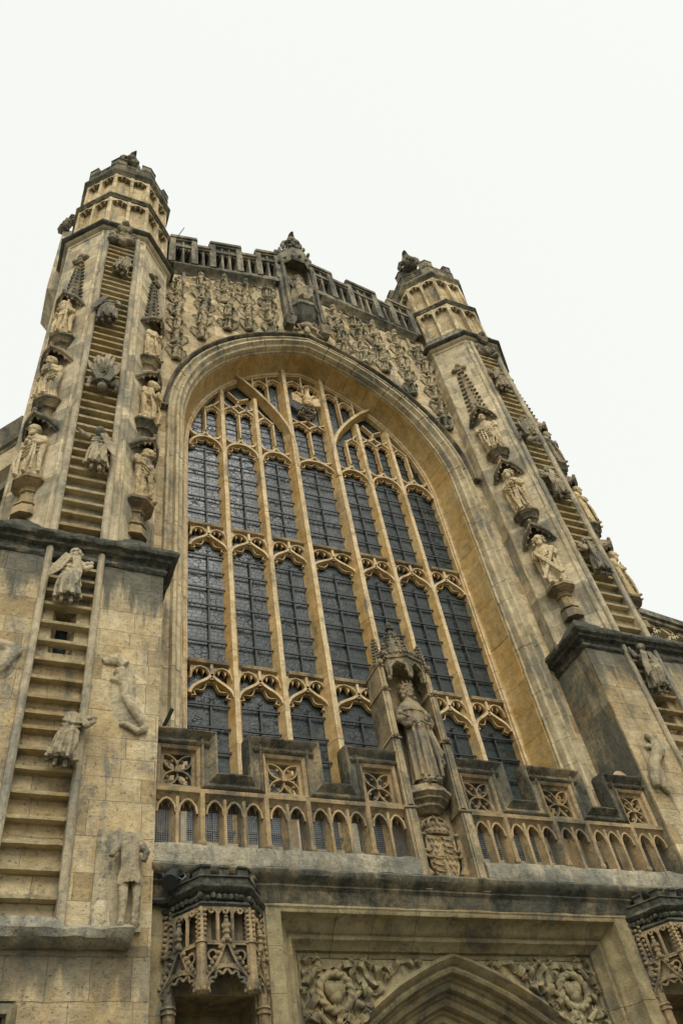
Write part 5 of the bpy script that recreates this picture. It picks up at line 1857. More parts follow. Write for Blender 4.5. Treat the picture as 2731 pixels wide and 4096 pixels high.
def apostle(name, seed, label, loc, ang, H=1.76, mat='statue', beard=0.6, hair=2, pose='book', headless=False, eroded=0.0, yaw=0.0, mirror=False, hood=False, group=None):
    rg = random.Random(seed)
    mb = MB()
    k = H / 1.72
    lean = rg.uniform(-0.03, 0.03)
    prof = [(0.0, .25, .20, 0, 0), (0.10, .235, .19, 0, 0), (0.45, .205, .17, lean, -.01), (0.80, .215, .17, lean * 1.4, -.01), (1.02, .19, .15, lean, 0),
            (1.22, .215, .15, 0, 0), (1.34, .205, .13, 0, -.01), (1.41, .13, .105, 0, -.02), (1.47, .07, .075, 0, -.05)]
    robe(mb, prof, seed, nf=rg.choice((8, 9, 10)), dep=0.19, swag=0.085, sdir=rg.choice((-1, 1)))
    # mantle falling from the shoulders
    for q in (-1, 1):
        mb.tube([(q * 0.17, 0.02, 1.35), (q * 0.22, -0.02, 1.05), (q * 0.215, -0.05, 0.6), (q * (0.21 + rg.uniform(-.03, .04)), -0.03, 0.15)], [0.05, 0.065, 0.055, 0.035], 8)
    for j in range(5):
        x = rg.uniform(-0.16, 0.16)
        mb.tube([(x, -0.16, 1.0), (x + rg.uniform(-.06, .06), -0.205, 0.5), (x + rg.uniform(-.08, .08), -0.21, 0.05)], [0.014, 0.03, 0.026], 6)
    xa = rg.choice((-1, 1))
    for j in range(4):      # hanging swags of the cloak
        z_ = 0.98 - 0.11 * j
        mb.tube([(-xa * 0.19, -0.08, z_ + 0.12), (-xa * 0.05, -0.185, z_ - 0.04), (xa * 0.1, -0.19, z_ - 0.02), (xa * 0.2, -0.1, z_ + 0.16)], 0.02, 6)
    for q in (-1, 1): mb.ell((q * 0.09, -0.19, 0.03), (0.05, 0.10, 0.04), 8, 5)
    if pose == 'book':
        arm(mb, (0.18, -.01, 1.31), (0.24, -0.06, 1.06), (0.09, -0.21, 1.10))
        arm(mb, (-0.18, -.01, 1.31), (-0.25, -0.05, 1.05), (-0.07, -0.2, 0.97))
        f = MB(Matrix.Translation((0.04, -0.24, 1.08)) @ Matrix.Rotation(0.25, 4, 'Y'))
        f.box(-0.085, 0.085, -0.03, 0.04, -0.11, 0.11)
        join(mb, f)
    elif pose == 'staff':
        arm(mb, (0.18, -.01, 1.31), (0.25, -0.07, 1.07), (0.2, -0.2, 1.2))
        arm(mb, (-0.18, -.01, 1.31), (-0.24, -0.05, 1.04), (-0.09, -0.2, 1.0))
        mb.tube([(0.22, -0.22, 0.05), (0.2, -0.22, 1.5)], 0.025, 7)
    elif pose == 'saltire':
        arm(mb, (0.18, -.01, 1.31), (0.26, -0.07, 1.05), (0.12, -0.22, 1.0))
        arm(mb, (-0.18, -.01, 1.31), (-0.26, -0.07, 1.07), (-0.15, -0.2, 1.12))
        for a in (0.46, -0.42):
            f = MB(Matrix.Translation((0.0, -0.27, 0.62)) @ Matrix.Rotation(a, 4, 'Y'))
            f.box(-0.045, 0.045, -0.035 + (0.02 if a > 0 else 0), 0.03, -0.50, 0.50)
            join(mb, f)
    elif pose == 'fold':
        arm(mb, (0.18, -.01, 1.31), (0.25, -0.06, 1.07), (0.05, -0.21, 1.16))
        arm(mb, (-0.18, -.01, 1.31), (-0.25, -0.06, 1.05), (-0.03, -0.21, 1.08))
    elif pose == 'stump':
        for q in (-1, 1): mb.tube([(q * 0.22, 0, 1.33), (q * 0.27, -0.02, 1.15), (q * 0.25, -0.08, 1.02)], [0.085, 0.08, 0.06], 8)
        mb.ell((0.03, -0.16, 1.0), (0.14, 0.08, 0.2), 10, 7)
    if not headless:
        mb.tube([(0, -0.01, 1.38), (0, -0.07, 1.52)], 0.062, 9)
        head(mb, (0, -0.105, 1.595), 0.124, yaw, 0.12, beard, hair, hood)
    else:
        mb.tube([(0, 0.01, 1.42), (0.01, 0, 1.52)], [0.075, 0.06], 9)
    for i, v in enumerate(mb.v): mb.v[i] = (v[0] * k * 1.1 * (-1 if mirror else 1), v[1] * k * 1.1, v[2] * k)
    o = remesh(mb, name, mat, 0.0115, 1, rough=0.007 + eroded, rs=9 if not eroded else 7, loc=loc, rot=(0, 0, ang))
    return tag(o, label, 'statue', group)


q4 = pi / 4


def station(s, inner, k):
    ang = -q4 if inner else q4
    ap = 1.47 + 0.13
    x, y = TX + ap * math.sin(ang), TY - ap * math.cos(ang)
    return (s * x, y, PED[k] - 0.005), s * ang


GRP = 'apostle statues on the turrets'
A_ = [
    (-1, False, 2, dict(seed=11, pose='staff', beard=1.0, yaw=0.2, label='bearded robed statue with a raised arm, topmost on the outer face of the left turret')),
    (-1, False, 1, dict(seed=12, pose='book', beard=0.0, eroded=0.006, hair=1, label='worn robed statue holding a shield-like book, middle of the outer face of the left turret')),
    (-1, False, 0, dict(seed=13, pose='fold', beard=0.4, hair=1, hood=False, label='cloaked statue on the column bracket, lowest on the outer face of the left turret')),
    (-1, True, 2, dict(seed=14, pose='fold', beard=0.0, headless=True, eroded=0.006, label='headless pale statue turned sideways, topmost on the inner face of the left turret')),
    (-1, True, 1, dict(seed=15, pose='book', beard=0.0, hair=1, eroded=0.008, yaw=0.5, label='worn ochre statue with bowed head, middle of the inner face of the left turret')),
    (-1, True, 0, dict(seed=16, pose='stump', beard=0.0, hair=1, hood=True, eroded=0.014, label='eroded statue without hands, lowest inner one on the left turret')),
    (1, True, 2, dict(seed=17, pose='stump', beard=0.0, hair=0, eroded=0.010, label='armless worn statue below the pinnacle, topmost on the inner face of the right turret')),
    (1, True, 1, dict(seed=18, pose='fold', beard=0.8, yaw=-0.3, eroded=0.004, label='bearded statue gazing up, middle of the inner face of the right turret')),
    (1, True, 0, dict(seed=19, pose='saltire', beard=0.6, label='long haired statue holding an X shaped cross on the right turret')),
    (1, False, 2, dict(seed=20, pose='book', beard=0.5, hair=1, mat='statue_grey', label='grey statue in profile against the sky, topmost on the outer face of the right turret')),
    (1, False, 1, dict(seed=21, pose='fold', beard=0.4, hair=1, label='cloaked statue in profile against the sky, middle of the outer face of the right turret')),
    (1, False, 0, dict(seed=22, pose='staff', beard=0.5, hair=1, label='robed statue in profile against the sky, lowest on the outer face of the right turret')),
]
for s, inn, k, kw in A_:
    loc, ang = station(s, inn, k)
    apostle('statue', loc=loc, ang=ang, group=GRP, **kw)


# angels on the ladders, seen from behind
def climber(seed, label, loc, H=1.25, flip=False, mirror=False, mat='statue_grey', turn=0.0, wl=1, wr=1, headless=False, tilt=0.0, arms='up', cat='angel statue', rough=0.005, hair=1):
    rg = random.Random(seed)
    mb = MB()
    prof = [(0.10, .19, .14, 0.0, 0.0), (0.18, .20, .15, 0.0, -.02), (0.42, .19, .155, .03, -.05), (0.60, .165, .14, .02, -.06), (0.74, .125, .11, 0, -.03), (0.90, .15, .11, 0, 0.02), (1.02, .145, .095, 0, .04), (1.08, .06, .06, 0, .05)]
    robe(mb, prof, seed, nf=8, dep=0.25, swag=0.11, sdir=1 if seed % 2 else -1, NT=96, NZ=64)
    for j in range(11):          # pipe folds of the skirt, each ending at its own height
        an = 2 * pi * j / 11 + rg.uniform(-.2, .2)
        cx_, sy_ = math.cos(an), math.sin(an)
        zb_ = rg.uniform(0.03, 0.14)
        mb.tube([(cx_ * 0.10, -0.03 + sy_ * 0.09, 0.74), (cx_ * 0.17, -0.05 + sy_ * 0.14, 0.50), (cx_ * 0.19 + rg.uniform(-.02, .02), -0.02 + sy_ * 0.15, 0.28), (cx_ * (0.20 + rg.uniform(0, .05)), -0.02 + sy_ * 0.16, zb_)], [0.018, 0.028, 0.032, 0.036], 7)
    for j in range(3):
        z_ = 0.78 - 0.09 * j
        mb.tube([(-0.15, -0.06, z_ + 0.05), (0.0, -0.16, z_ - 0.05), (0.16, -0.07, z_ + 0.06)], 0.022, 6)
    for q in (-1, 1): mb.tube([(q * 0.07, -0.02, 0.2), (q * 0.075, -0.03, 0.06), (q * 0.08, -0.02, 0.0), (q * 0.085, -0.10, -0.03)], [0.05, 0.04, 0.04, 0.028], 7)
    if arms == 'up':
        arm(mb, (-0.17, 0.03, 1.0), (-0.26, -0.02, 0.95), (-0.28, 0.02, 1.17), 0.062, 0.048, False)
        arm(mb, (0.17, 0.03, 1.0), (0.29, -0.05, 0.88), (0.30, 0.02, 1.08), 0.062, 0.048, False)
    elif arms == 'one':
        arm(mb, (-0.17, 0.03, 1.0), (-0.30, 0.0, 1.06), (-0.40, 0.02, 1.2), 0.06, 0.045, False)
        mb.tube([(0.17, 0.02, 1.0), (0.24, 0.0, 0.86), (0.22, -0.04, 0.74)], [0.06, 0.055, 0.04], 8)
    elif arms == 'side':
        arm(mb, (0.15, 0.0, 1.0), (0.24, -0.06, 0.80), (0.34, -0.02, 0.92), 0.065, 0.05, False)
        arm(mb, (0.1, 0.03, 1.02), (0.22, -0.0, 0.97), (0.33, 0.0, 1.03), 0.06, 0.045, False)
    if not headless:
        mb.tube([(0, 0.05, 1.05), (0.03, 0.03, 1.15)], 0.05, 8)
        head(mb, (0.07 if arms == 'side' else 0.0, -0.02, 1.19), 0.105, 1.3 if arms == 'side' else pi, 0, 0, hair)
    if wl: wing(mb, (-0.08, -0.12, 1.02), (-0.30 - 0.07 * (wl > 1), -0.14, 0.28 if wl < 2 else 0.40), 0.10, 6, 0.030)
    if wr: wing(mb, (0.07, -0.12, 1.02), (0.14 if wr < 2 else 0.36, -0.18, 0.28), 0.10, 6, 0.030)
    k = H / 1.25 * 1.06
    Q = Matrix.Rotation(tilt, 4, 'Y')
    for i, v in enumerate(mb.v):
        p = Vector((v[0] * k, v[1] * k, v[2] * k))
        if flip: p = Vector((p.x, p.y, H - p.z))
        p = Q @ p
        mb.v[i] = (-p.x if mirror else p.x, p.y, p.z)
    o = remesh(mb, 'angel_statue', mat, 0.009, 1, rough=rough, rs=10, loc=loc, rot=(0, 0, turn))
    return tag(o, label, cat, 'angels on the stone ladders')


YL = -2.27
climber(31, 'angel curled up near the top of the left ladder, under the cloud', (-6.38, YL, 24.15), H=1.2, arms='side', wl=0, wr=1, turn=0.4, headless=True, tilt=0.1)
climber(32, 'headless angel with one big wing, second from the top of the left ladder', (-6.5, YL, 21.22), H=1.3, headless=True, arms='one', wl=2, wr=0, turn=-0.35)
climber(33, 'angel climbing down head first in the middle of the left ladder', (-6.38, YL, 18.2), H=1.25, flip=True, arms='up', wl=2, wr=2)
climber(34, 'angel with swirling skirt and one long wing on the lower part of the left ladder', (-6.28, YL, 15.2), H=1.22, arms='one', wl=0, wr=2)
climber(35, 'pale winged angel climbing just below the black ledge on the left buttress', (-6.45, YL + 0.02, 11.55), H=1.14, arms='side', wl=2, wr=1, mat='relief', hair=2)
climber(36, 'headless robed figure bent over the rungs low on the left buttress ladder', (-6.20, YL + 0.02, 8.45), H=1.05, headless=True, arms='side', wl=0, wr=0, mat='statue_grey', tilt=0.12, cat='statue')
climber(37, 'angel near the top of the right ladder, arms stretched to a rung', (6.15, YL, 23.7), H=1.25, arms='side', mirror=True, wl=0, wr=2, tilt=-0.12)
climber(38, 'angel climbing down head first on the upper right ladder', (6.12, YL, 20.9), H=1.2, flip=True, arms='up', wl=2, wr=0, tilt=0.2)
climber(39, 'seated looking angel with folded skirt in the middle of the right ladder', (6.3, YL, 18.2), H=1.25, arms='side', mirror=True, wl=0, wr=2)
climber(40, 'dark angel reaching to the left rail low on the right ladder', (6.32, YL, 15.2), H=1.22, arms='side', mirror=True, wl=0, wr=1)
climber(41, 'grey long winged angel seen from behind below the black ledge on the right buttress', (6.22, YL + 0.02, 11.55), H=1.2, arms='up', wl=1, wr=1, mat='statue_grey')


def blob_thing(name, mat, balls, voxel, label, cat, rough=0.02, rs=6, group=None, smooth_it=2):
    mb = MB()
    for b in balls:
        if b[0] == 't': mb.tube(b[1], b[2], 9, flat=b[3] if len(b) > 3 else None)
        else: mb.ell(b[1], b[2], 12, 8)
    o = remesh(mb, name, mat, voxel, smooth_it, rough=rough, rs=rs)
    return tag(o, label, cat, group)


for s in (-1, 1):
    b = []
    rg = random.Random(50 + s)
    for k in range(16):
        b.append(('e', (s * LADX + rg.uniform(-.36, .36), -2.16 + rg.uniform(-.06, .04), 26.55 + rg.uniform(-.22, .3)), (rg.uniform(.1, .2), 0.15, rg.uniform(.07, .15))))
    b += [('e', (s * LADX + 0.02, -2.3, 27.05), (0.15, 0.14, 0.2)), ('e', (s * LADX, -2.36, 27.38), (0.13, 0.13, 0.15)), ('e', (s * LADX - .12, -2.28, 27.2), (0.12, 0.1, 0.12)), ('e', (s * LADX + .13, -2.28, 27.2), (0.12, 0.1, 0.12))]
    blob_thing('carved_cloud', 'statue_grey', b, 0.02, ('carved cloud with a small head closing the top of the left ladder' if s < 0 else 'carved cloud with a small head closing the top of the right ladder'), 'carving', 0.025, 7, 'carved clouds over the ladders')

# worn relief figures on the buttresses
blob_thing('relief_figure', 'relief', [('t', [(-5.72, -2.07, 10.55), (-5.5, -2.1, 10.62), (-5.36, -2.1, 10.5)], [0.08, 0.13, 0.12], .6), ('t', [(-5.45, -2.09, 10.4), (-5.36, -2.11, 10.1), (-5.33, -2.1, 9.88), (-5.2, -2.13, 9.68), (-5.06, -2.12, 9.45), (-4.98, -2.1, 9.32)], [0.10, 0.085, 0.075, 0.09, 0.085, 0.06]),
           ('t', [(-4.98, -2.1, 9.32), (-5.1, -2.11, 9.26), (-5.3, -2.1, 9.38), (-5.38, -2.08, 9.36)], [0.06, 0.06, 0.05, 0.04]), ('t', [(-5.58, -2.08, 10.22), (-5.45, -2.1, 10.18)], [0.04, 0.07]), ('e', (-5.35, -2.05, 10.0), (0.22, 0.06, 0.62)), ('e', (-5.15, -2.05, 9.5), (0.25, 0.05, 0.25))], 0.016,
           'weathered sinuous remains of a carved figure on the left buttress wall', 'relief', 0.012, 6)
blob_thing('relief_figure', 'relief', [('t', [(-7.35, -2.08, 10.6), (-7.1, -2.12, 10.55), (-6.98, -2.08, 10.5)], [0.12, 0.12, 0.04], .7), ('t', [(-7.1, -2.1, 10.5), (-7.2, -2.12, 10.2), (-7.4, -2.1, 9.95)], [0.12, 0.11, 0.08], .8), ('e', (-7.25, -2.06, 10.3), (0.25, 0.07, 0.35))], 0.016,
           'worn stump of a relief figure cut by the left edge of the picture', 'relief', 0.014, 6)
mb = MB()
T0 = Vector((-5.12, -2.25, 6.27))
robe(mb, [(0.52, .17, .12, 0, 0), (0.62, .165, .12, 0, 0), (0.8, .13, .10, -.01, 0), (0.95, .135, .10, -.02, 0), (1.08, .15, .10, -.03, .02), (1.16, .12, .09, -.02, .03), (1.22, .04, .05, 0, .04)], 61, nf=9, dep=0.12, swag=0.05)
for q in (-1, 1): mb.tube([(q * 0.085, 0, 0.56), (q * 0.085 + 0.01, -0.02, 0.33), (q * 0.09, 0.01, 0.06), (q * 0.1, -0.08, 0.0)], [0.07, 0.055, 0.045, 0.04], 9)
mb.tube([(-0.15, 0, 1.08), (-0.24, -0.03, 0.98), (-0.27, -0.02, 0.9)], [0.06, 0.05, 0.04], 8)
mb.tube([(0.12, 0, 1.08), (0.2, -0.03, 0.98), (0.16, -0.02, 0.86)], [0.06, 0.05, 0.04], 8)
for i, v in enumerate(mb.v): mb.v[i] = tuple(Vector(v) * 1.0 + T0)
TF = thing('statue', 'headless figure in a short tunic with bare legs beside a block, on the rough ledge', 'statue', tuple(T0))
o = remesh(mb, 'figure', 'statue_grey', 0.011, 1, rough=0.010, rs=9)
o.parent = TF
o.location = -T0
mb = MB()
mb.box(-5.56, -4.93, -2.12, -2.0, 6.27, 7.62)
mb.build('back_slab', 'relief', TF, rough=0.02, rs=4)
mb = MB()
mb.ell((-5.46, -2.2, 6.44), (0.12, 0.11, 0.2), 12, 9)
mb.loft([[(-5.58, -2.28, 6.25), (-5.35, -2.28, 6.25), (-5.35, -2.1, 6.25), (-5.58, -2.1, 6.25)], [(-5.57, -2.27, 6.5), (-5.36, -2.27, 6.5), (-5.36, -2.1, 6.5), (-5.57, -2.1, 6.5)]])
mb.build('stone_block', 'relief', TF, rough=0.025, rs=6)
blob_thing('relief_figure', 'relief', [('t', [(5.28, -2.10, 10.46), (5.4, -2.18, 10.35), (5.38, -2.15, 10.2), (5.3, -2.20, 10.0), (5.1, -2.19, 9.75), (4.98, -2.18, 9.5), (4.93, -2.16, 9.32), (4.9, -2.16, 9.2)], [0.07, 0.10, 0.09, 0.12, 0.12, 0.12, 0.10, 0.07]),
           ('t', [(5.2, -2.1, 9.72), (5.18, -2.12, 9.5), (5.1, -2.12, 9.22), (5.2, -2.1, 9.1)], [0.09, 0.09, 0.08, 0.05]), ('t', [(5.5, -2.1, 10.35), (5.52, -2.12, 10.1), (5.42, -2.12, 9.95)], [0.07, 0.08, 0.07]), ('t', [(5.25, -2.09, 10.2), (5.12, -2.12, 10.12)], [0.07, 0.05]), ('e', (5.2, -2.05, 9.75), (0.2, 0.05, 0.5))], 0.016,
           'pale relief figure with striped sleeve and broken legs on the right buttress', 'relief', 0.01, 7)


# the king
mb = MB()
prof = [(0.08, .33, .22, 0, 0), (0.2, .31, .22, 0, 0), (0.7, .29, .20, .0, -.01), (1.1, .275, .19, 0, -.02), (1.32, .25, .17, 0, 0), (1.55, .29, .175, 0, 0), (1.70, .27, .155, 0, 0.01), (1.79, .17, .12, 0, .01), (1.86, .085, .085, 0, .0)]
robe(mb, prof, 71, nf=8, dep=0.09, swag=0.0)
prof2 = [(0.03, .27, .17, 0.02, -.03), (0.3, .26, .17, .02, -.05), (0.7, .22, .17, .02, -.06), (1.1, .2, .16, 0, -.05)]
robe(mb, prof2, 72, nf=11, dep=0.12)
for x0, x1 in ((-0.17, -0.22), (-0.06, -0.08), (0.06, 0.10), (0.17, 0.24)):
    mb.tube([(x0, -0.17, 1.3), (x0 * 1.1, -0.215, 0.9), (x1, -0.225, 0.4), (x1, -0.21, 0.12)], [0.025, 0.04, 0.04, 0.035], 8)
for k in range(14):
    a = pi + pi * (k + 0.5) / 14
    mb.ell((0.30 * math.cos(a), 0.02 + 0.17 * math.sin(a), 1.62 - 0.05 * math.sin(a) * -1 * 0.5), (0.05, 0.04, 0.055), 7, 5)      # ermine cape edge
robe(mb, [(1.52, .325, .195, 0, .0), (1.6, .315, .19, 0, 0), (1.72, .26, .165, 0, 0), (1.82, .13, .11, 0, 0)], 73, nf=7, dep=0.03)
arm(mb, (0.29, 0.0, 1.60), (0.36, -0.08, 1.30), (0.15, -0.25, 1.27), 0.09, 0.065, True, True)
arm(mb, (-0.29, 0.0, 1.60), (-0.37, -0.08, 1.33), (-0.14, -0.25, 1.22), 0.09, 0.065, True, True)
mb.tube([(-0.42, -0.24, 1.36), (0.2, -0.29, 1.14)], 0.022, 7)
mb.ell((-0.44, -0.24, 1.37), (0.05, 0.05, 0.05), 7, 5)
mb.ell((0.2, -0.25, 1.33), 0.07, 9, 7)
for k in range(5):
    mb.tube([(0.26, -0.12, 1.2 - k * 0.02), (0.33 + 0.02 * math.sin(k), -0.14, 0.8), (0.36 + 0.04 * math.sin(k * 2), -0.12 - 0.02 * k, 0.35 + 0.06 * k)], [0.04, 0.05, 0.035], 7)
for q in (-1, 1): mb.ell((q * 0.11 + .02, -0.20, 0.04), (0.06, 0.11, 0.05), 8, 5)
mb.tube([(0, 0.0, 1.78), (0, -0.02, 1.94)], 0.08, 10)
head(mb, (0, -0.03, 2.03), 0.135, 0.08, 0.02, 0.0, 2, False, True, True)
o = remesh(mb, 'king_statue', 'king', 0.0105, 1, rough=0.003, rs=8, loc=(0.02, -1.80, 8.93))
o.scale = (0.87, 1, 1)
tag(o, 'crowned robed king statue holding a sceptre in the niche in front of the window', 'statue')

# Christ in majesty under the gable canopy
mb = MB()
robe(mb, [(0.05, .42, .26, 0, -.05), (0.2, .45, .30, 0, -.08), (0.75, .42, .34, 0, -.12), (0.95, .34, .27, 0, -.05), (1.2, .28, .2, 0, 0), (1.6, .34, .2, 0, .02), (1.78, .28, .17, 0, .03), (1.9, .1, .1, 0, .03)], 81, nf=9, dep=0.14, swag=0.06)
for q in (-1, 1):
    mb.ell((q * 0.22, -0.30, 0.82), (0.17, 0.2, 0.16), 10, 7)
    mb.tube([(q * 0.22, -0.34, 0.8), (q * 0.2, -0.32, 0.4), (q * 0.18, -0.30, 0.08)], [0.13, 0.11, 0.09], 9)
    mb.ell((q * 0.17, -0.36, 0.05), (0.07, 0.13, 0.05), 8, 5)
arm(mb, (-0.32, 0, 1.66), (-0.46, -0.05, 1.38), (-0.42, -0.14, 1.75), 0.1, 0.07)
arm(mb, (0.32, 0, 1.66), (0.45, -0.12, 1.32), (0.32, -0.35, 1.15), 0.1, 0.07)
mb.tube([(0, 0.02, 1.84), (0, 0, 2.0)], 0.09, 9)
head(mb, (0, -0.02, 2.14), 0.165, 0.0, 0.1, 0.7, 2)
mb.ell((0, 0.16, 2.16), (0.32, 0.06, 0.36), 16, 9)
o = remesh(mb, 'seated_statue', 'statue_grey', 0.016, 1, rough=0.01, rs=6, loc=(0, -1.12, 28.05))
tag(o, 'dark seated figure with long hair on the bowl corbel under the gable canopy', 'statue')


# beasts on the skyline
def beast(label, loc, sc, turn, tall=1.0):
    mb = MB()
    mb.ell((0, 0, 0.3), (0.26, 0.24, 0.34), 10, 8)
    mb.ell((0, -0.08, 0.72 * tall), (0.22, 0.24, 0.26), 10, 8)
    mb.ell((0, -0.2, 0.98 * tall), (0.14, 0.18, 0.16), 10, 8)
    mb.ell((0, -0.36, 0.93 * tall), (0.09, 0.12, 0.08), 8, 6)
    for q in (-1, 1):
        mb.tube([(q * 0.14, -0.02, 0.75 * tall), (q * 0.30, 0.06, 0.82 * tall), (q * 0.42, 0.08, 0.55 * tall), (q * 0.38, 0.05, 0.2 * tall)], [0.13, 0.13, 0.12, 0.07], 8)
        mb.tube([(q * 0.14, -0.2, 0.5), (q * 0.2, -0.3, 0.2), (q * 0.2, -0.34, 0.0)], [0.1, 0.08, 0.08], 8)
        mb.ell((q * 0.09, -0.14, 1.14 * tall), (0.05, 0.05, 0.09), 6, 5)
    mb.ell((0, 0, 0.02), (0.36, 0.32, 0.12), 9, 6)
    for i, v in enumerate(mb.v): mb.v[i] = (v[0] * sc, v[1] * sc, v[2] * sc)
    return tag(remesh(mb, 'beast_statue', 'parapet', 0.02, 1, rough=0.03, rs=6, loc=loc, rot=(0, 0, turn)), label, 'statue', 'beasts on the skyline')


beast('small crouching beast on the front of the left turret battlement', (-6.5, -1.9, 33.9), 0.8, 0.3)
beast('large winged beast perched on the inner corner of the right turret battlement', (5.25, -1.6, 33.75), 0.95, -0.7, 0.95)
beast('dark winged beast on the dome of the central gable niche', (0, -1.25, 32.6), 0.85, -0.2)

# eagle in the window head
mb = MB()
mb.ell((0, -0.08, 0.42), (0.17, 0.15, 0.26), 12, 9)
mb.ell((0, -0.08, 0.16), (0.2, 0.15, 0.16), 12, 8)
mb.tube([(0, -0.1, 0.6), (0.0, -0.13, 0.78), (0.02, -0.15, 0.88)], [0.11, 0.08, 0.075], 9)
mb.ell((0.02, -0.16, 0.92), (0.075, 0.09, 0.075), 9, 7)
mb.tube([(0.0, -0.22, 0.92), (-0.05, -0.28, 0.89)], [0.04, 0.015], 7)
for q in (-1, 1):
    mb.tube([(q * 0.12, -0.02, 0.62), (q * 0.3, 0.02, 0.86), (q * 0.42, 0.04, 0.72)], [0.08, 0.06, 0.04], 8)
    for k in range(6):
        t = k / 5
        x = q * lerp(0.16, 0.44, t)
        mb.tube([(x, 0.02, lerp(0.66, 0.76, t)), (x + q * 0.02, 0.0, lerp(0.22, 0.34, t))], [0.045, 0.025], 7)
    mb.tube([(q * 0.09, -0.12, 0.15), (q * 0.1, -0.16, 0.02)], [0.06, 0.05], 7)
o = remesh(mb, 'eagle_statue', 'ochre', 0.011, 1, rough=0.004, rs=9, loc=(0, -0.08, 23.12))
tag(o, 'pale stone eagle with raised wings in the middle of the window tracery', 'eagle statue')

# carved arms under the seated figure
b = []
rg = random.Random(91)
b += [('e', (0.05, -1.02, 27.0), (0.22, 0.12, 0.22)), ('e', (0.05, -1.05, 27.32), (0.26, 0.12, 0.13)), ('e', (0.05, -1.05, 27.48), (0.2, 0.1, 0.1)), ('e', (0.05, -1.0, 26.6), (0.12, 0.08, 0.2))]
for q in (-1, 1):
    pts = [(0.05 + q * (0.2 + 0.07 * k), -1.0 - 0.05 * math.sin(k * 1.3), 27.05 + 0.14 * math.sin(k * 1.25) - (0.05 * k if q > 0 else -0.02 * k)) for k in range(9)]
    b.append(('t', pts, 0.07))
    b.append(('t', [(0.05 + q * 0.15, -1.0, 26.9), (0.05 + q * 0.4, -1.05, 26.62), (0.05 + q * 0.3, -1.04, 26.45), (0.05 + q * 0.55, -1.0, 26.36)], [0.07, 0.07, 0.06, 0.04]))
blob_thing('armorial_carving', 'angel', b, 0.018, 'small crowned coat of arms with scrolls above the point of the great arch', 'carving', 0.015, 8)

# royal arms under the king
CA = thing('coat_of_arms', 'crowned royal shield of quartered lilies and lions with dragon and greyhound supporters', 'coat of arms', (0.03, -1.66, 7.3))
mb = MB()
sh = [(-0.2, 8.10), (0.2, 8.10), (0.215, 7.95), (0.2, 7.6), (0.16, 7.44), (0.0, 7.32), (-0.16, 7.44), (-0.2, 7.6), (-0.215, 7.95)]
sh = [(x * 1.05 + 0.03, z) for x, z in sh]
mb.prism(sh, -1.745, -1.6)


def lily(x, z, k=0.82):
    mb.tube([(x, -1.75, z - 0.05 * k), (x, -1.76, z), (x, -1.75, z + 0.055 * k)], [0.008 * k, 0.016 * k, 0.006 * k], 6)
    for q in (-1, 1): mb.tube([(x, -1.75, z - 0.015 * k), (x + q * 0.026 * k, -1.755, z + 0.022 * k), (x + q * 0.036 * k, -1.75, z + 0.0)], [0.009 * k, 0.010 * k, 0.006 * k], 5)
    mb.box(x - 0.022 * k, x + 0.022 * k, -1.765, -1.74, z - 0.02 * k, z - 0.012 * k)


def lion(x, z):
    mb.tube([(x + 0.075, -1.755, z + 0.0), (x - 0.03, -1.76, z + 0.008), (x - 0.07, -1.76, z + 0.03)], [0.012, 0.014, 0.015], 7)
    mb.ell((x - 0.082, -1.77, z + 0.042), (0.017, 0.018, 0.018), 7, 5)
    for u, w_ in ((-0.085, -0.01), (-0.05, -0.04), (0.03, -0.045), (0.07, -0.04)): mb.tube([(x + u * 0.8, -1.755, z), (x + u, -1.76, z + w_)], [0.007, 0.006], 5)
    mb.tube([(x + 0.075, -1.755, z), (x + 0.095, -1.755, z + 0.04), (x + 0.06, -1.755, z + 0.05)], 0.006, 5)


for cx, cz in ((-0.07, 7.90), (0.14, 7.58)):
    for dx, dz in ((-0.065, 0.12), (0.0, 0.12), (0.065, 0.12), (-0.035, 0.0), (0.035, 0.0), (0.0, -0.11)): lily(cx + dx, cz + dz)
for cx, cz in ((0.14, 7.90), (-0.07, 7.58)):
    for dz in (0.115, 0.0, -0.105): lion(cx, cz + dz)
mb.box(0.028, 0.036, -1.752, -1.73, 7.36, 8.08)
mb.box(-0.18, 0.24, -1.752, -1.73, 7.738, 7.746)
mb.build('shield', 'balcony', CA)
mb = MB()
n = 18
rings = []
for z, r in ((8.12, .17), (8.14, .19), (8.19, .195), (8.21, .185), (8.24, .20)):
    rings.append([(0.03 + r * math.cos(2 * pi * k / n), -1.70 + r * 0.55 * math.sin(2 * pi * k / n), z) for k in range(n)])
mb.loft(rings)
for k in range(9):
    a = pi + pi * k / 8
    mb.ell((0.03 + 0.2 * math.cos(a), -1.7 + 0.11 * math.sin(a), 8.27), (0.022, 0.022, 0.035 if k % 2 else 0.05), 6, 5)
    mb.ell((0.03 + 0.19 * math.cos(a), -1.7 + 0.115 * math.sin(a), 8.165), (0.016, 0.016, 0.016), 5, 4)
for a in (0, pi * 0.25, pi * 0.5, pi * 0.75, pi):
    mb.tube([(0.03 + 0.19 * math.cos(a), -1.7 - 0.1 * math.sin(a), 8.24), (0.03 + 0.17 * math.cos(a), -1.7 - 0.09 * math.sin(a), 8.36), (0.03 + 0.08 * math.cos(a), -1.7 - 0.04 * math.sin(a), 8.43), (0.03, -1.7, 8.40)], 0.022, 6)
mb.ell((0.03, -1.7, 8.45), 0.035, 8, 6)
mb.ell((0.03, -1.7, 8.28), (0.15, 0.08, 0.1), 10, 7)
mb.build('crown', 'balcony', CA)
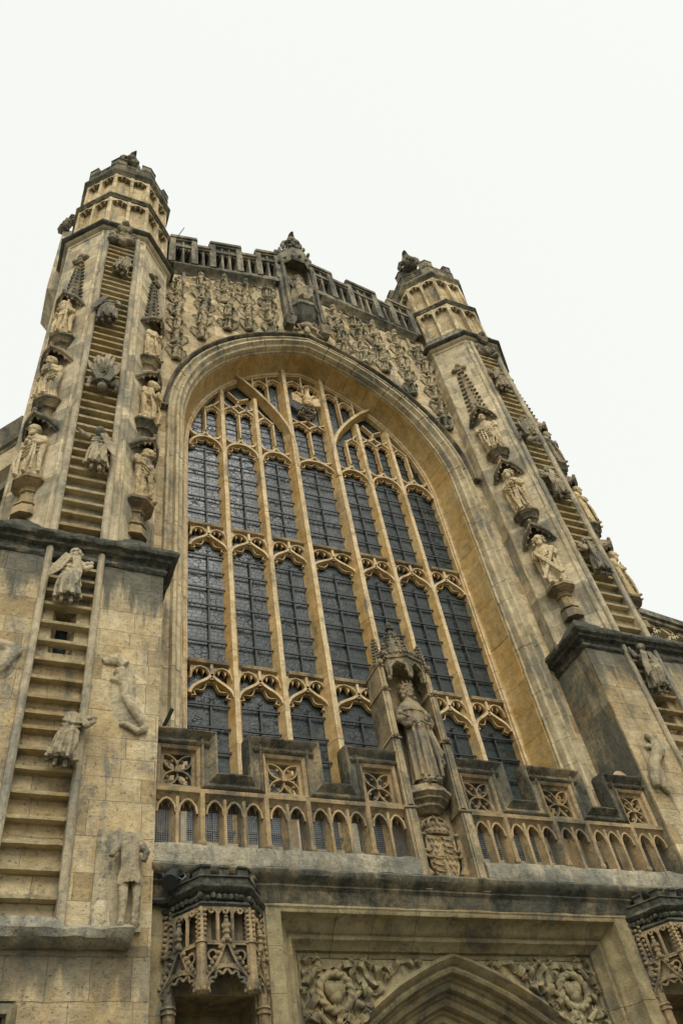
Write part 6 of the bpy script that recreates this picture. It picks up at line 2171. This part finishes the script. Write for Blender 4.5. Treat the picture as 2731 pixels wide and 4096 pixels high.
for q, nm in ((-1, 'dragon'), (1, 'greyhound')):
    mb = MB()
    x = 0.03 + q * 0.27
    mb.tube([(x + q * 0.02, -1.68, 7.45), (x + q * 0.05, -1.70, 7.6), (x + q * 0.02, -1.72, 7.8), (x + q * 0.05, -1.70, 7.95), (x + q * 0.03, -1.69, 8.06)], [0.06, 0.065, 0.055, 0.05, 0.042], 9)
    mb.tube([(x + q * 0.03, -1.69, 8.07), (x + q * 0.0, -1.74, 8.12), (x - q * 0.07 if nm == 'dragon' else x - q * 0.06, -1.78, 8.09)], [0.045, 0.042, 0.02], 8)
    for e in (-1, 1): mb.ell((x + q * 0.04 + e * 0.015, -1.69, 8.15), (0.014, 0.02, 0.035), 5, 4)
    mb.tube([(x + q * 0.01, -1.73, 7.85), (x - q * 0.06, -1.78, 7.80), (x - q * 0.11, -1.76, 7.85)], [0.032, 0.026, 0.022], 7)
    mb.tube([(x + q * 0.02, -1.73, 7.78), (x - q * 0.05, -1.78, 7.70), (x - q * 0.10, -1.76, 7.72)], [0.032, 0.026, 0.022], 7)
    for e in (0, 1): mb.tube([(x + q * (0.01 + e * .05), -1.70, 7.52), (x - q * (0.04 - e * 0.05), -1.74, 7.44), (x + q * (0.02 + e * 0.05), -1.72, 7.36), (x - q * (0.03 - e * 0.04), -1.74, 7.31)], [0.055, 0.042, 0.028, 0.022], 8)
    mb.tube([(x + q * 0.05, -1.66, 7.46), (x + q * 0.12, -1.66, 7.42), (x + q * 0.10, -1.68, 7.36), (x + q * 0.04, -1.68, 7.36)], [0.02, 0.018, 0.016, 0.01], 6)
    if nm == 'dragon': wing(mb, (x + q * 0.04, -1.66, 7.92), (x + q * 0.10, -1.66, 7.62), 0.05, 4, 0.022)
    o = remesh(mb, nm, 'balcony', 0.008, 1, rough=0.002, rs=10)
    o.parent = CA
    o.location = -CA.location

CA.scale = (1.25, 1, 1)

# ------------------------------------------------------------------ angels in relief over the gable
protos = []
for v in range(6):
    rg = random.Random(200 + v)
    mb = MB()
    lean = rg.uniform(-.06, .06)
    robe(mb, [(-0.02, .17, .10, -lean, .02), (0.15, .17, .11, -lean * .5, 0), (0.35, .165, .12, 0, -.05), (0.50, .17, .11, lean, -.11), (0.60, .15, .085, lean, -.14), (0.65, .055, .055, lean, -.15)], 300 + v, nf=5, dep=0.26, swag=0.12, sdir=rg.choice((-1, 1)), NT=44, NZ=34)
    if v != 4: head(mb, (lean * 1.3, -0.19, 0.745), 0.10, rg.uniform(-.5, .5), 0.25, 0, 2)
    for q in (-1, 1):
        up_ = rg.uniform(-0.03, 0.16)
        for k in range(6):
            t_ = k / 5
            mb.tube([(q * (0.11 + 0.03 * t_), -0.08, 0.56), (q * (0.22 + 0.17 * t_), -0.06, 0.66 + up_ - 0.10 * t_), (q * (0.22 + 0.26 * t_), 0.02, lerp(0.02, 0.42, t_) + up_ * 0.6)], [0.04, 0.042, 0.018], 7)
        mb.tube([(q * 0.14, -0.13, 0.56), (q * 0.19, -0.20, 0.42), (q * rg.uniform(0.02, 0.09), -0.25, 0.46 + rg.uniform(-.06, .08))], [0.05, 0.045, 0.032], 7)
    for j in range(4):
        x = rg.uniform(-.14, .14)
        mb.tube([(x, -0.18, 0.42), (x + rg.uniform(-.06, .06), -0.15, 0.18), (x * 1.3, -0.09, -0.04)], [0.02, 0.034, 0.028], 6)
    mb.tube([(-0.2, 0.0, rg.uniform(0.0, .08)), (0, -0.13, rg.uniform(-.05, .03)), (0.2, 0.0, rg.uniform(0.0, .08))], [0.05, 0.07, 0.05], 8)
    p = remesh(mb, 'angel_relief', 'angel', 0.0145, 1, rough=0.012, rs=8)
    protos.append(p)
used = [False] * 6
rg = random.Random(77)
for s in (-1, 1):
    for x in (4.42, 3.60, 2.80, 2.02, 1.26):
        zt = str_z(x) - 0.34 - 0.86
        if x > 4.2: zt = 27.65 - 0.88
        zlow = arch_z(x, 0.83) + 0.02
        n = 0
        while zt > zlow - 0.12:
            i = rg.randrange(6)
            if not used[i]:
                o = protos[i]
                used[i] = True
            else:
                o = protos[i].copy()
                COL.objects.link(o)
            k = rg.uniform(0.93, 1.06)
            o.scale = (k * rg.choice((-1, 1)) * rg.uniform(0.74, 0.86), k * rg.uniform(0.9, 1.1), k * rg.uniform(0.84, 0.95))
            o.location = (s * x + rg.uniform(-.06, .06), -0.93, zt + rg.uniform(-.04, .04))
            o.rotation_euler = (rg.uniform(-.06, .06), rg.uniform(-.12, .12), rg.uniform(-.25, .25))
            tag(o, 'weathered winged angel in the packed rows carved on the gable, left of the central niche' if s < 0 else 'weathered winged angel in the packed rows carved on the gable, right of the central niche',
                'angel relief', 'angels left of the gable niche' if s < 0 else 'angels right of the gable niche')
            zt -= rg.uniform(0.80, 0.88)
            n += 1
for i in range(6):
    if not used[i]: bpy.data.objects.remove(protos[i])

# ------------------------------------------------------------------ small fittings
FL = thing('floodlight', 'black cylindrical floodlight with a looped cable tucked under the balcony ledge', 'floodlight', (-4.58, -2.16, 6.95))
mb = MB()
mb.tube([(-4.50, -2.05, 7.08), (-4.56, -2.16, 6.98), (-4.60, -2.26, 6.86)], [0.085, 0.10, 0.11], 14)
mb.build('housing', 'lamp', FL)
mb = MB()
mb.tube([(-4.70, -2.0, 7.1), (-4.68, -2.2, 7.0), (-4.66, -2.25, 6.9)], 0.02, 6)
mb.tube([(-4.74, -1.88, 6.78), (-4.58, -1.92, 6.76), (-4.46, -1.95, 6.8)], [0.05, 0.06, 0.05], 8)
mb.build('bracket', 'lamp', FL)
mb = MB()
mb.tube([(-4.56, -2.12, 7.1), (-4.50, -2.16, 7.06), (-4.47, -2.18, 6.98), (-4.41, -2.18, 6.95), (-4.36, -2.16, 7.0), (-4.37, -2.14, 7.06), (-4.34, -2.10, 7.08)], 0.006, 5)
mb.build('cable', 'cable', FL)
mb = MB()
mb.tube([(-4.62, -1.3, 9.7), (-4.44, -1.55, 10.17)], 0.035, 7)
tag(mb.build('flag_socket', 'iron'), 'short black slanting rod behind the left end of the balcony', 'rod')
mb = MB()
mb.tube([(-4.5, -0.9, 31.0), (-4.2, -0.9, 32.25)], 0.018, 6)
tag(mb.build('lightning_rod', 'iron'), 'thin dark rod leaning on the gable parapet beside the left turret', 'rod')
LD = thing('round_floodlight', 'round floodlight rim showing over the right end of the balcony coping', 'floodlight', (4.6, -1.6, 9.6))
mb = MB()
rings = [[(4.6 + r * math.cos(2 * pi * k / 20), y, 9.62 + r * math.sin(2 * pi * k / 20)) for k in range(20)] for y, r in ((-1.66, 0.20), (-1.66, 0.22), (-1.5, 0.22), (-1.45, 0.15))]
mb.loft(rings)
mb.build('rim', 'iron', LD)
mb = MB()
mb.loft([[(4.6 + r * math.cos(2 * pi * k / 20), y, 9.62 + r * math.sin(2 * pi * k / 20)) for k in range(20)] for y, r in ((-1.68, 0.1), (-1.672, 0.195), (-1.655, 0.195))])
mb.build('lens', 'lens', LD)
